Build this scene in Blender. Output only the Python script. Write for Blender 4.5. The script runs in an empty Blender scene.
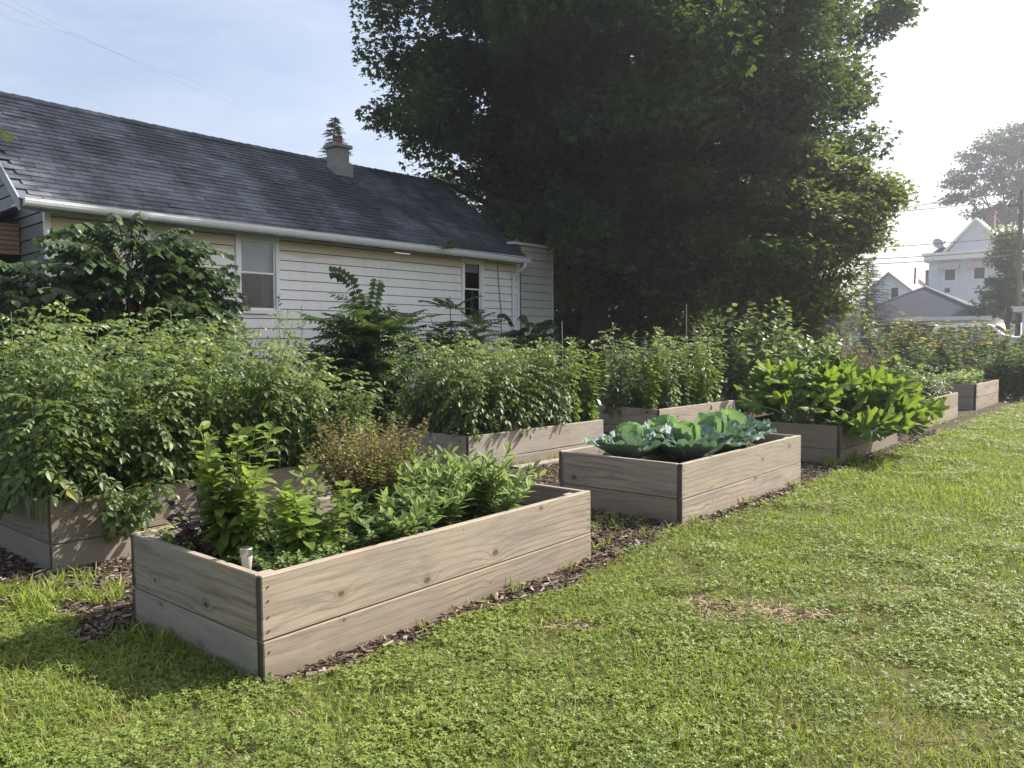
import bpy, math, random
import numpy as np
from mathutils import Matrix, Vector, Euler
R = math.radians
rng = np.random.default_rng(7)
random.seed(7)
scn = bpy.context.scene
COL = scn.collection

# ------------------------------------------------------------------ camera
F_PX, PITCH, ROLL, CAM_H = 782.0, R(2.94), R(-0.365), 1.426
cam_d = bpy.data.cameras.new('camera')
cam = bpy.data.objects.new('camera', cam_d)
COL.objects.link(cam)
cam_d.sensor_width = 36
cam_d.lens = 36 * F_PX / 1024
cam_d.clip_end = 2000
cam_d.clip_start = 0.05
_rot = Euler((R(90) - PITCH, 0, 0)).to_matrix() @ Matrix.Rotation(ROLL, 3, 'Z')
cam.matrix_world = Matrix.Translation((0, 0, CAM_H)) @ _rot.to_4x4()
scn.camera = cam

def at(u, v, Y):
    """world point seen in direction (u, v), Y metres ahead of the photographer"""
    d = _rot @ Vector(((u - 512) / F_PX, -(v - 384) / F_PX, -1))
    d = d / d.y
    return Vector((d.x * Y, Y, CAM_H + d.z * Y))

def gh(x, y):
    """height of the ground: flat garden, then a gentle rise to the street behind"""
    t = np.clip((np.asarray(y, float) - 23) / 14, 0, 1)
    return 0.6 * t * t * (3 - 2 * t)

# ------------------------------------------------------------------ tagging
def tag(o, label=None, cat=None, group=None, kind=None):
    if label: o['label'] = label
    if cat: o['category'] = cat
    if group: o['group'] = group
    if kind: o['kind'] = kind
    return o

def empty(name, loc, rz=0.0, label=None, cat=None, group=None):
    o = bpy.data.objects.new(name, None)
    o.empty_display_size = 0.1
    COL.objects.link(o)
    o.location = loc
    o.rotation_euler = (0, 0, rz)
    return tag(o, label, cat, group)

def copy_tree(o, parent=None):
    c = o.copy()
    COL.objects.link(c)
    if parent: c.parent = parent
    for ch in list(o.children):
        copy_tree(ch, c)
    return c

# ------------------------------------------------------------------ mesh builder
class MB:
    def __init__(s):
        s.v, s.l, s.n, s.u, s.k = [], [], [], [], 0
    def add(s, V, faces, UV=None):
        V = np.asarray(V, float).reshape(-1, 3)
        for f in faces:
            s.l.append(np.asarray(f, np.int64) + s.k); s.n.append(np.array([len(f)]))
            s.u.append(UV[list(f)] if UV is not None else np.zeros((len(f), 2)))
        s.v.append(V); s.k += len(V)
        return s
    def inst(s, T, pos, Rm, sc):
        """many copies of template T=(V,faces,UV) at pos[m,3], rotations Rm[m,3,3], scale sc[m] or [m,3]"""
        V, faces, UV = T
        pos = np.asarray(pos, float); m = len(pos)
        if m == 0: return s
        sc = np.asarray(sc, float)
        if sc.ndim == 1: sc = np.repeat(sc[:, None], 3, 1)
        W = np.einsum('mij,mnj->mni', Rm, V[None] * sc[:, None, :]) + pos[:, None, :]
        loops = np.concatenate([np.asarray(f) for f in faces])
        tot = np.array([len(f) for f in faces])
        s.l.append((loops[None] + (np.arange(m) * len(V))[:, None] + s.k).ravel())
        s.n.append(np.tile(tot, m))
        s.u.append(np.tile(UV[loops], (m, 1)))
        s.v.append(W.reshape(-1, 3)); s.k += m * len(V)
        return s
    def box(s, x0, x1, y0, y1, z0, z1):
        V = [(x, y, z) for z in (z0, z1) for x, y in ((x0, y0), (x1, y0), (x1, y1), (x0, y1))]
        return s.add(V, [(3, 2, 1, 0), (4, 5, 6, 7), (0, 1, 5, 4), (1, 2, 6, 5), (2, 3, 7, 6), (3, 0, 4, 7)])
    def bbox(s, x0, x1, y0, y1, z0, z1, b=0.004):
        """box with chamfered edges"""
        cx = [(x0, x0 + b), (x1, x1 - b)]; cy = [(y0, y0 + b), (y1, y1 - b)]; cz = [(z0, z0 + b), (z1, z1 - b)]
        V = []; idx = {}
        for i in (0, 1):
            for j in (0, 1):
                for k in (0, 1):
                    idx[i, j, k, 0] = len(V); V.append((cx[i][0], cy[j][1], cz[k][1]))
                    idx[i, j, k, 1] = len(V); V.append((cx[i][1], cy[j][0], cz[k][1]))
                    idx[i, j, k, 2] = len(V); V.append((cx[i][1], cy[j][1], cz[k][0]))
        Fs = []
        for i in (0, 1): Fs.append([idx[i, 0, 0, 0], idx[i, 1, 0, 0], idx[i, 1, 1, 0], idx[i, 0, 1, 0]][::(-1 if i == 0 else 1)])
        for j in (0, 1): Fs.append([idx[0, j, 0, 1], idx[1, j, 0, 1], idx[1, j, 1, 1], idx[0, j, 1, 1]][::(1 if j == 0 else -1)])
        for k in (0, 1): Fs.append([idx[0, 0, k, 2], idx[1, 0, k, 2], idx[1, 1, k, 2], idx[0, 1, k, 2]][::(-1 if k == 0 else 1)])
        for i in (0, 1):
            for j in (0, 1):
                Fs.append([idx[i, j, 0, 0], idx[i, j, 1, 0], idx[i, j, 1, 1], idx[i, j, 0, 1]])
        for i in (0, 1):
            for k in (0, 1):
                Fs.append([idx[i, 0, k, 0], idx[i, 1, k, 0], idx[i, 1, k, 2], idx[i, 0, k, 2]])
        for j in (0, 1):
            for k in (0, 1):
                Fs.append([idx[0, j, k, 1], idx[1, j, k, 1], idx[1, j, k, 2], idx[0, j, k, 2]])
        for i in (0, 1):
            for j in (0, 1):
                for k in (0, 1):
                    Fs.append([idx[i, j, k, 0], idx[i, j, k, 1], idx[i, j, k, 2]])
        return s.add(V, Fs)
    def tube(s, P, rad, n=6, cap=True):
        P = np.asarray(P, float); m = len(P)
        rad = np.broadcast_to(np.asarray(rad, float), (m,))
        T = np.gradient(P, axis=0); T /= np.linalg.norm(T, axis=1)[:, None] + 1e-9
        a = np.array([0.0, 0, 1]) if abs(T[0][2]) < .9 else np.array([1.0, 0, 0])
        X = np.cross(T, a); X /= np.linalg.norm(X, axis=1)[:, None] + 1e-9
        Yv = np.cross(T, X)
        th = np.arange(n) * 2 * np.pi / n
        ring = np.cos(th)[None, :, None] * X[:, None] + np.sin(th)[None, :, None] * Yv[:, None]
        V = (P[:, None] + ring * rad[:, None, None]).reshape(-1, 3)
        Fs = [(i * n + j, i * n + (j + 1) % n, (i + 1) * n + (j + 1) % n, (i + 1) * n + j) for i in range(m - 1) for j in range(n)]
        if cap: Fs += [tuple(range(n))[::-1], tuple((m - 1) * n + j for j in range(n))]
        return s.add(V, Fs)
    def lathe(s, prof, n=20, o=(0, 0, 0), cap=True):
        V = [(o[0] + r * math.cos(2 * math.pi * j / n), o[1] + r * math.sin(2 * math.pi * j / n), o[2] + z) for r, z in prof for j in range(n)]
        m = len(prof)
        Fs = [(i * n + j, i * n + (j + 1) % n, (i + 1) * n + (j + 1) % n, (i + 1) * n + j) for i in range(m - 1) for j in range(n)]
        if cap: Fs += [tuple(range(n))[::-1], tuple((m - 1) * n + j for j in range(n))]
        return s.add(V, Fs)
    def build(s, name, mat, parent=None, smooth=False):
        me = bpy.data.meshes.new(name)
        V = np.concatenate(s.v); L = np.concatenate(s.l); N = np.concatenate(s.n); U = np.concatenate(s.u)
        me.vertices.add(len(V)); me.vertices.foreach_set('co', V.astype(np.float32).ravel())
        me.loops.add(len(L)); me.loops.foreach_set('vertex_index', L.astype(np.int32))
        me.polygons.add(len(N))
        me.polygons.foreach_set('loop_start', (np.cumsum(N) - N).astype(np.int32))
        uv = me.uv_layers.new(name='UVMap')
        uv.data.foreach_set('uv', U.astype(np.float32).ravel())
        me.polygons.foreach_set('use_smooth', np.full(len(N), bool(smooth)))
        me.update(calc_edges=True)
        me.validate()
        if mat is not None: me.materials.append(mat)
        o = bpy.data.objects.new(name, me)
        COL.objects.link(o)
        if parent is not None: o.parent = parent
        return o

def unit(a):
    a = np.asarray(a, float)
    return a / (np.linalg.norm(a, axis=-1, keepdims=True) + 1e-9)

def frames(d, up):
    """rotation matrices whose columns are side, direction, normal"""
    d = unit(d)
    x = unit(np.cross(d, up)); n = np.cross(x, d)
    return np.stack([x, d, n], axis=-1)

# ------------------------------------------------------------------ leaf templates (length 1 along +y, normal +z)
def t_leaf(w=.42, fold=.10, droop=.18, n=4, shape=1.0, tip=1.0):
    V = [(0, 0, 0)]; U = [(.5, 0)]
    for k in range(1, n):
        t = k / n
        ww = w * math.sin(math.pi * t ** shape) ** .8 * (1 - .25 * t * tip)
        z = -droop * t * t
        V += [(-ww, t, z + fold * ww * 2), (0, t, z), (ww, t, z + fold * ww * 2)]; U += [(0, t), (.5, t), (1, t)]
    V.append((0, 1, -droop)); U.append((.5, 1))
    Fs = [(0, 2, 1), (0, 3, 2)]
    for k in range(n - 2):
        a = 1 + 3 * k; b = a + 3
        Fs += [(a, a + 1, b + 1, b), (a + 1, a + 2, b + 2, b + 1)]
    a = 1 + 3 * (n - 2); e = len(V) - 1
    Fs += [(a, a + 1, e), (a + 1, a + 2, e)]
    return np.array(V, float), Fs, np.array(U, float)

def t_merge(parts):
    V, Fs, U, k = [], [], [], 0
    for (v, f, u) in parts:
        V.append(v); U.append(u); Fs += [tuple(np.asarray(q) + k) for q in f]; k += len(v)
    return np.concatenate(V), Fs, np.concatenate(U)

def t_move(T, loc, ang, s, pitch=0.0):
    v, f, u = T
    a = np.array(Matrix.Rotation(ang, 3, 'Z') @ Matrix.Rotation(pitch, 3, 'X'))
    return (v * s) @ a.T + np.array(loc), f, u

def t_compound(pairs, lf, l0, l1, spread=1.1, droop=.35, end=.3, jit=.0):
    ps = []
    r = random.Random(3)
    for i in range(pairs):
        t = .22 + .68 * i / max(pairs - 1, 1)
        s = l0 + (l1 - l0) * i / max(pairs - 1, 1)
        z = -droop * t * t
        for sg in (-1, 1):
            ps.append(t_move(lf, (0, t + sg * .02, z), -sg * spread + r.uniform(-jit, jit), s * r.uniform(.8, 1.15), -.25 + r.uniform(-jit, jit)))
    ps.append(t_move(lf, (0, .92, -droop * .85), 0, end, -.5))
    z2 = [-droop * (k / 4) ** 2 for k in range(5)]
    w = .012
    V = [(sx * w, k / 4, z2[k]) for k in range(5) for sx in (-1, 1)]
    ps.append((np.array(V), [(2 * k, 2 * k + 1, 2 * k + 3, 2 * k + 2) for k in range(4)], np.full((10, 2), .5)))
    return t_merge(ps)

T_OVAL = t_leaf(.30, .12, .15, 4)
T_OVAL3 = t_leaf(.34, .12, .18, 3)
T_BROAD = t_leaf(.46, .08, .22, 4, .8)
T_NARROW = t_leaf(.13, .18, .22, 4)
T_SMALL = t_leaf(.30, .15, .1, 2)
T_TOMATO = t_compound(3, t_leaf(.32, .15, .25, 3), .30, .34, 1.05, .42, .42, .25)
T_FROND = t_compound(8, t_leaf(.20, .1, .15, 3), .22, .20, 1.15, .28, .2, .1)
def t_lobed():
    ps = []
    for a, s, w in ((0, 1, .22), (-.8, .78, .2), (.8, .78, .2)):
        v = np.array([(0, 0, 0), (-w, .5, .03), (0, 1, -.12), (w, .5, .03)], float) * np.array([1, s, 1])
        ps.append(t_move((v, [(0, 3, 2, 1)], np.array([(.5, 0), (0, .5), (.5, 1), (1, .5)])), (0, 0, 0), a, 1))
    return t_merge(ps)
T_MAPLE = t_lobed()

# ------------------------------------------------------------------ materials
class Mat:
    def __init__(s, name):
        s.m = bpy.data.materials.new(name); s.m.use_nodes = True
        s.nt = s.m.node_tree; s.nt.nodes.clear()
        s.out = s.nt.nodes.new('ShaderNodeOutputMaterial')
    def n(s, typ, ins=None, **props):
        nd = s.nt.nodes.new('ShaderNode' + typ)
        for k, v in props.items(): setattr(nd, k, v)
        for k, v in (ins or {}).items():
            sk = nd.inputs[k]
            if hasattr(v, 'is_linked') or isinstance(v, bpy.types.NodeSocket): s.nt.links.new(v, sk)
            else: sk.default_value = v
        return nd
    def math(s, op, a, b=0.0, clamp=False):
        return s.n('Math', {0: a, 1: b}, operation=op, use_clamp=clamp).outputs[0]
    def mix(s, f, a, b, blend='MIX'):
        nd = s.n('Mix', data_type='RGBA', blend_type=blend)
        for k, v in ((0, f), (6, a), (7, b)):
            if isinstance(v, bpy.types.NodeSocket): s.nt.links.new(v, nd.inputs[k])
            else: nd.inputs[k].default_value = v if k == 0 else (*v, 1)[:4]
        return nd.outputs[2]
    def ramp(s, f, stops, interp='LINEAR'):
        nd = s.n('ValToRGB', {0: f}); cr = nd.color_ramp; cr.interpolation = interp
        while len(cr.elements) < len(stops): cr.elements.new(.5)
        for e, (p, c) in zip(cr.elements, stops):
            e.position = p; e.color = (*c, 1) if isinstance(c, tuple) else (c, c, c, 1)
        return nd.outputs[0]
    def noise(s, vec, scale, detail=4, rough=.55, dist=0.0):
        return s.n('TexNoise', {'Vector': vec, 'Scale': scale, 'Detail': detail, 'Roughness': rough, 'Distortion': dist}).outputs['Fac']
    def mapv(s, vec, scale=(1, 1, 1), loc=(0, 0, 0)):
        return s.n('Mapping', {'Vector': vec, 'Scale': scale, 'Location': loc}).outputs[0]
    def obj(s): return s.n('TexCoord').outputs['Object']
    def pos(s): return s.n('NewGeometry').outputs['Position']
    def island(s): return s.n('NewGeometry').outputs['Random Per Island']
    def bump(s, h, strength=.3, dist=.01):
        return s.n('Bump', {'Height': h, 'Strength': strength, 'Distance': dist}).outputs[0]
    def principled(s, color, rough=.7, spec=.3, normal=None, metal=0.0):
        ins = {'Roughness': rough, 'Specular IOR Level': spec, 'Metallic': metal}
        ins['Base Color'] = color if isinstance(color, bpy.types.NodeSocket) else (*color, 1)
        if normal is not None: ins['Normal'] = normal
        return s.n('BsdfPrincipled', ins).outputs[0]
    def done(s, sh):
        s.nt.links.new(sh, s.out.inputs['Surface']); return s.m

def plain(name, c, rough=.6, spec=.3, metal=0.0, var=.12, scale=6.0, bumpy=.0):
    M = Mat(name); p = M.obj()
    f = M.noise(p, scale, 6, .6)
    col = M.mix(f, tuple(x * (1 - var) for x in c), tuple(min(1, x * (1 + var)) for x in c))
    nrm = M.bump(M.noise(p, scale * 12, 3), bumpy, .01) if bumpy else None
    return M.done(M.principled(col, rough, spec, nrm, metal))

def leafmat(name, a, b, trans=.35, tcol=None, rough=.45, spec=.4, c=None, fc=.12, veins=False):
    M = Mat(name)
    r = M.island()
    col = M.mix(r, a, b)
    n = M.noise(M.pos(), 3.0, 2)
    col = M.mix(M.math('MULTIPLY', M.ramp(n, [(.35, 0.0), (.7, 1.0)]), .45), col, tuple(x * 1.25 for x in b))
    if c is not None:
        r2 = M.math('FRACT', M.math('MULTIPLY', r, 37.7))
        col = M.mix(M.math('LESS_THAN', r2, fc), col, c)
    if veins:
        uv = M.n('TexCoord').outputs['UV']
        sx = M.n('SeparateXYZ', {0: uv})
        d = M.math('ABSOLUTE', M.math('SUBTRACT', sx.outputs[0], .5))
        mid = M.math('LESS_THAN', d, .025)
        fr = M.math('FRACT', M.math('MULTIPLY', M.math('SUBTRACT', sx.outputs[1], M.math('MULTIPLY', d, .55)), 6.0))
        side = M.math('MULTIPLY', M.math('LESS_THAN', fr, .09), .6)
        v = M.math('MAXIMUM', mid, side)
        col = M.mix(M.math('MULTIPLY', v, .55), col, veins)
    tc = M.mix(.6, col, tcol or tuple(min(1, x * 2.2) for x in b))
    p = M.principled(col, rough, spec)
    t = M.n('BsdfTranslucent', {'Color': tc}).outputs[0]
    return M.done(M.n('MixShader', {0: trans, 1: p, 2: t}).outputs[0])
EXPOSURE = 1.05
GLARE_HAZE = 0.0014
# ------------------------------------------------------------------ surface materials
def wood_board(name, light=(.45, .365, .265), dark=(.15, .09, .05), grey=(.35, .31, .265)):
    M = Mat(name)
    P = M.obj(); rnd = M.n('ObjectInfo').outputs['Random']
    off = M.n('CombineXYZ', {0: M.math('MULTIPLY', rnd, 61.0), 1: M.math('MULTIPLY', rnd, 17.0), 2: M.math('MULTIPLY', rnd, 37.0)}).outputs[0]
    Q = M.n('VectorMath', {0: P, 1: off}, operation='ADD').outputs[0]
    qs = M.n('SeparateXYZ', {0: Q})
    flat = M.n('CombineXYZ', {0: M.math('MULTIPLY', qs.outputs[0], 1.9), 1: M.math('MULTIPLY', qs.outputs[2], 2.9), 2: 0.0}).outputs[0]
    vor = M.n('TexVoronoi', {'Vector': flat, 'Scale': 1.0, 'Randomness': .85}, feature='F1', voronoi_dimensions='2D')
    vr = M.n('SeparateXYZ', {0: vor.outputs['Color']}).outputs
    vor = M.math('DIVIDE', M.math('ADD', vor.outputs['Distance'], M.math('MULTIPLY', M.math('SUBTRACT', M.noise(Q, 16, 2), .5), .035)), M.math('ADD', .12, M.math('MULTIPLY', vr[0], 1.15)))
    kf = M.math('POWER', 2.718, M.math('MULTIPLY', vor, -9.0))
    xyz = M.n('SeparateXYZ', {0: Q})
    zz = xyz.outputs[2]
    big = M.noise(M.mapv(Q, (.55, .6, 2.2)), 1.0, 2, .5)
    g = M.math('ADD', M.math('MULTIPLY', zz, 150.0), M.math('MULTIPLY', big, 30.0))
    g = M.math('ADD', g, M.math('MULTIPLY', kf, 17.0))
    g = M.math('ADD', g, M.math('MULTIPLY', M.noise(M.mapv(Q, (2.2, 3, 26)), 1.0, 4, .6), 7.0))
    ring = M.math('ADD', M.math('MULTIPLY', M.math('SINE', g), .5), .5)
    ring = M.math('POWER', ring, 7.0)
    ring = M.math('MULTIPLY', ring, M.ramp(M.noise(M.mapv(Q, (.9, 1, 3)), 1.3, 3), [(.35, .15), (.65, 1.0)]))
    fine = M.noise(M.mapv(Q, (4, 60, 150)), 1.0, 3, .6)
    blot = M.noise(M.mapv(Q, (1.6, 2, 5)), 1.0, 5, .6)
    col = M.mix(M.ramp(blot, [(.32, 0.0), (.68, 1.0)]), light, grey)
    col = M.mix(M.math('MULTIPLY', ring, .85), col, dark)
    col = M.mix(M.math('MULTIPLY', M.ramp(fine, [(.42, 0.0), (.70, 1.0)]), .6), col, tuple(x * .5 for x in light))
    tint = M.noise(M.mapv(Q, (1.1, 1, 9)), 1.6, 6, .7, .6)  # stained streaks along the grain
    col = M.mix(M.ramp(tint, [(.47, 0.0), (.68, .75)]), col, tuple(x * .44 for x in grey))
    crack = M.noise(M.mapv(Q, (1.3, 8, 95)), 1.0, 2, .5)
    col = M.mix(M.ramp(crack, [(.70, 0.0), (.74, .8)]), col, (.05, .038, .028))
    knot = M.ramp(vor, [(.0, 1.0), (.042, 1.0), (.066, .0)])
    halo = M.ramp(vor, [(.05, .5), (.16, .0)])
    col = M.mix(halo, col, (.17, .12, .08))
    kc = M.mix(M.noise(Q, 70, 3), (.012, .008, .006), (.10, .065, .042))
    col = M.mix(knot, col, kc)
    # splashed soil near the bottom edge: world height
    wz = M.n('SeparateXYZ', {0: M.pos()}).outputs[2]
    dirt = M.ramp(M.math('ADD', wz, M.math('MULTIPLY', M.noise(P, 7, 4), .16)), [(.06, .55), (.19, 0.0)])
    col = M.mix(dirt, col, (.13, .095, .07))
    col = M.mix(M.math('MULTIPLY', M.math('FRACT', M.math('MULTIPLY', rnd, 7.31)), .45), col, (.36, .335, .30))
    col = M.mix(M.math('MULTIPLY', rnd, .5), col, (.19, .15, .11))
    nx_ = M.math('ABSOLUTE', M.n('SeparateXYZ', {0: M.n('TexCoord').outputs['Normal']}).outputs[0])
    col = M.mix(M.math('MULTIPLY', M.math('GREATER_THAN', nx_, .9), .85), col, (.055, .042, .032))  # board ends: dark end grain, with the corner's shade put into the colour
    h = M.math('ADD', M.math('MULTIPLY', fine, .6), M.math('MULTIPLY', ring, -.25))
    h = M.math('SUBTRACT', h, M.math('MULTIPLY', knot, .4))
    return M.done(M.principled(col, .82, .18, M.bump(h, .35, .004)))

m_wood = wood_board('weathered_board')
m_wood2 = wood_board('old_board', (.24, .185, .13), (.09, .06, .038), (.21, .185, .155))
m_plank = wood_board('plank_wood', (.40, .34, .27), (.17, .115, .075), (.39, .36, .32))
m_post = plain('post_wood', (.07, .055, .045), .85, .1, var=.3)

def soil_mat():
    M = Mat('soil'); p = M.pos()
    n = M.noise(p, 30, 6, .65)
    col = M.mix(n, (.025, .018, .012), (.095, .068, .046))
    return M.done(M.principled(col, .95, .1, M.bump(n, .9, .02)))
m_soil = soil_mat()

def lawn_mat():
    M = Mat('lawn_ground'); p = M.pos()
    a = M.noise(p, 1.1, 5, .6); b = M.noise(p, 14, 5, .65); c = M.noise(p, 90, 3, .6)
    green = M.mix(b, (.035, .05, .014), (.10, .12, .035))
    dry = M.mix(c, (.17, .12, .07), (.33, .25, .15))
    col = M.mix(M.ramp(a, [(.45, .10), (.72, .75)]), green, dry)
    col = M.mix(M.ramp(b, [(.55, 0.0), (.8, .5)]), col, (.05, .038, .026))
    return M.done(M.principled(col, .95, .08, M.bump(M.math('ADD', b, c), .8, .03)))
m_lawn = lawn_mat()

def mulch_mat():
    M = Mat('mulch'); p = M.pos()
    v = M.n('TexVoronoi', {'Vector': M.mapv(p, (38, 60, 40)), 'Scale': 1.0, 'Randomness': 1.0})
    col = M.mix(M.n('SeparateXYZ', {0: v.outputs['Color']}).outputs[0], (.035, .024, .018), (.12, .085, .063))
    col = M.mix(M.ramp(M.noise(p, 5, 5), [(.4, 0.0), (.65, .8)]), col, (.06, .043, .03))
    return M.done(M.principled(col, .92, .12, M.bump(v.outputs['Distance'], .8, .02)))
m_mulch = mulch_mat()
def chip_mat():
    M = Mat('wood_chip')
    col = M.ramp(M.island(), [(0, (.035, .026, .02)), (.45, (.09, .062, .047)), (.8, (.17, .125, .098)), (1, (.36, .30, .25))])
    return M.done(M.principled(col, .85, .15))
m_chip = chip_mat()

def shingle_mat(name, base=(.058, .064, .08), hi=(.17, .182, .205)):
    M = Mat(name); p = M.obj()
    col = M.mix(M.island(), base, hi)
    g = M.noise(p, 160, 3, .7)
    col = M.mix(M.math('MULTIPLY', g, .5), col, (.19, .20, .225))
    st = M.noise(M.mapv(p, (1, .5, .5)), .8, 5, .65)
    col = M.mix(M.ramp(st, [(.40, 0.0), (.56, .85)]), col, (.042, .042, .046))
    return M.done(M.principled(col, .72, .35, M.bump(g, .5, .004)))
m_shingle = shingle_mat('asphalt_shingle')

def siding_mat(name, base, tint=(.62, .54, .37), z_tint=None):
    M = Mat(name); p = M.obj()
    n = M.noise(M.mapv(p, (.6, .6, 3)), 2.0, 5, .6)
    col = M.mix(n, tuple(x * .9 for x in base), base)
    r = M.noise(M.mapv(p, (9, 9, .9)), 1.0, 4, .65)
    col = M.mix(M.ramp(r, [(.5, 0.0), (.8, .35)]), col, tuple(x * .6 for x in base))
    if z_tint is not None:
        z = M.n('SeparateXYZ', {0: p}).outputs[2]
        k = M.math('ADD', z, M.math('MULTIPLY', M.noise(M.mapv(p, (.5, .5, .1)), 1.5, 2), .25))
        s1 = M.ramp(M.math('SUBTRACT', k, z_tint), [(0.0, 0.0), (.06, .85)])
        col = M.mix(s1, col, tint)  # tan tone mixed in above the given height
    return M.done(M.principled(col, .45, .35))
m_white_siding = siding_mat('white_siding', (.88, .86, .81), (.64, .56, .41), z_tint=3.15)
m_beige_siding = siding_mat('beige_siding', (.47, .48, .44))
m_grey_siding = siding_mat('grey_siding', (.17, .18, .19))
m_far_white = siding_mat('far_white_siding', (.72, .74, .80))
m_white = plain('white_paint', (.80, .80, .79), .4, .4, var=.05)
m_dull_white = plain('weathered_white_paint', (.62, .62, .62), .55, .3, var=.12)
m_trim_grey = plain('grey_trim', (.30, .31, .33), .6, .3)
m_pale_sheet = plain('pale_window_sheet', (.62, .62, .64), .8, .2, var=.15, scale=3)  # pale colour standing in for sky reflected in the upper pane
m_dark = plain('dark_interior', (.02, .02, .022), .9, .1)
m_curtain = plain('curtain_cloth', (.17, .17, .18), .9, .1, var=.4, scale=9)
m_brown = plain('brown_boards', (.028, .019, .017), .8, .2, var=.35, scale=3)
m_fence = plain('grey_fence_boards', (.07, .068, .07), .85, .15, var=.35, scale=4)
m_terracotta = plain('terracotta', (.22, .10, .07), .8, .2)
m_concrete = plain('chimney_render', (.30, .285, .27), .9, .15, var=.3, scale=5, bumpy=.4)
m_gutter = plain('gutter_enamel', (.60, .61, .61), .45, .4, var=.15)
m_metal = plain('brushed_steel', (.62, .60, .56), .28, .5, metal=1.0)
m_glass_plastic = plain('pale_plastic', (.50, .49, .45), .25, .5)
m_wire = plain('wire_rubber', (.03, .03, .032), .6, .3)
m_pole = plain('pole_wood', (.10, .085, .075), .9, .1, var=.3)
m_steel_dark = plain('dark_metal', (.06, .06, .065), .5, .4)
m_carpaint = plain('white_car_paint', (.80, .80, .80), .25, .5, var=.02)
m_tyre = plain('tyre_rubber', (.02, .02, .02), .8, .2)
m_carglass = plain('car_glass', (.025, .03, .035), .08, .5)
m_skin = plain('skin', (.30, .17, .11), .6, .3)
m_cloth_w = plain('white_cotton', (.78, .78, .80), .85, .1)
m_cloth_d = plain('dark_denim', (.04, .05, .09), .85, .1)
m_bark = plain('bark', (.065, .052, .042), .95, .1, var=.5, scale=8, bumpy=.7)
m_twig = plain('green_stem', (.10, .15, .045), .6, .3, var=.3)
m_brownstem = plain('woody_stem', (.13, .09, .055), .8, .2, var=.3)
m_awning = plain('pink_awning', (.50, .38, .38), .8, .2)
m_farbrick = plain('red_brick', (.15, .085, .075), .9, .1, var=.3, scale=10)

def glass_mat():
    M = Mat('window_glass')
    f = M.n('LayerWeight', {0: .35}).outputs['Fresnel']
    t = M.n('BsdfTransparent', {0: (.80, .82, .84, 1)}).outputs[0]
    g = M.n('BsdfGlossy', {'Roughness': .03, 'Color': (.9, .9, .9, 1)}).outputs[0]
    return M.done(M.n('MixShader', {0: M.math('ADD', M.math('MULTIPLY', f, .16), .03), 1: t, 2: g}).outputs[0])
m_glass = glass_mat()

def brick_mat():
    M = Mat('tan_brick_siding'); p = M.obj()
    b = M.n('TexBrick', {'Vector': M.n('CombineXYZ', {0: M.n('SeparateXYZ', {0: p}).outputs[1], 1: M.n('SeparateXYZ', {0: p}).outputs[2], 2: 0.0}).outputs[0],
                         'Scale': 1.0, 'Color1': (.27, .17, .09, 1), 'Color2': (.36, .25, .15, 1), 'Mortar': (.10, .08, .06, 1),
                         'Mortar Size': .008, 'Brick Width': .2, 'Row Height': .07})
    return M.done(M.principled(b.outputs['Color'], .85, .15))
m_brick = brick_mat()

def roof_far(name, c):
    M = Mat(name); p = M.pos()
    w = M.n('TexWave', {'Vector': p, 'Scale': 2.2, 'Distortion': 1.0, 'Detail': 2.0}, bands_direction='Z').outputs['Fac']
    col = M.mix(M.math('MULTIPLY', w, .5), c, tuple(x * .65 for x in c))
    col = M.mix(M.ramp(M.noise(p, 3, 4), [(.4, 0.0), (.7, .4)]), col, tuple(x * 1.4 for x in c))
    return M.done(M.principled(col, .85, .2))
m_roof_blue = roof_far('slate_blue_shingles', (.065, .07, .09))
m_roof_pink = roof_far('faded_shingles', (.33, .29, .29))

# leaves
m_tomato = leafmat('tomato_leaf', (.045, .08, .024), (.125, .175, .065), .34, (.30, .42, .07), .48, .5, c=(.26, .24, .05), fc=.04)
m_lit_young = leafmat('lit_young_tomato_leaf', (.085, .13, .04), (.17, .215, .08), .36, (.34, .44, .09), .48, .5)  # paler young leaf, with the sunlit tops also put into its colour
m_pepper = leafmat('pepper_leaf', (.065, .12, .022), (.13, .20, .04), .38, (.34, .46, .06), .35, .5)
m_basil = leafmat('basil_leaf', (.08, .135, .025), (.18, .245, .055), .42, (.44, .56, .08), .55, .25)
m_purple = leafmat('purple_basil_leaf', (.03, .012, .022), (.07, .03, .045), .15, (.12, .03, .05), .4, .5)
m_sage = leafmat('sage_leaf', (.11, .17, .06), (.21, .28, .11), .38, (.40, .52, .12), .6, .25)
m_dry = leafmat('dry_herb', (.15, .16, .045), (.24, .25, .07), .32, (.36, .38, .08), .7, .15, c=(.12, .075, .05), fc=.4)
m_cab = leafmat('cabbage_leaf', (.085, .135, .125), (.15, .21, .185), .22, (.20, .36, .10), .6, .28, veins=(.42, .48, .40))
m_cab_in = leafmat('cabbage_heart_leaf', (.10, .19, .09), (.16, .26, .12), .34, (.30, .50, .10), .42, .45, veins=(.45, .52, .34))
m_squash = leafmat('squash_leaf', (.045, .09, .016), (.10, .16, .028), .40, (.32, .45, .04), .55, .3, veins=(.24, .32, .10))
m_petiole = plain('squash_petiole', (.22, .28, .09), .6, .3)
m_vine = leafmat('vine_leaf', (.05, .085, .025), (.10, .15, .05), .30, (.22, .32, .07), .42, .45, c=(.30, .30, .20), fc=.04)
m_shrub = leafmat('dark_shrub_leaf', (.03, .06, .018), (.06, .10, .03), .25, (.14, .22, .04), .38, .5)
m_frond = leafmat('frond_leaf', (.035, .07, .02), (.075, .12, .035), .28, (.16, .26, .05), .45, .4)
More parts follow.
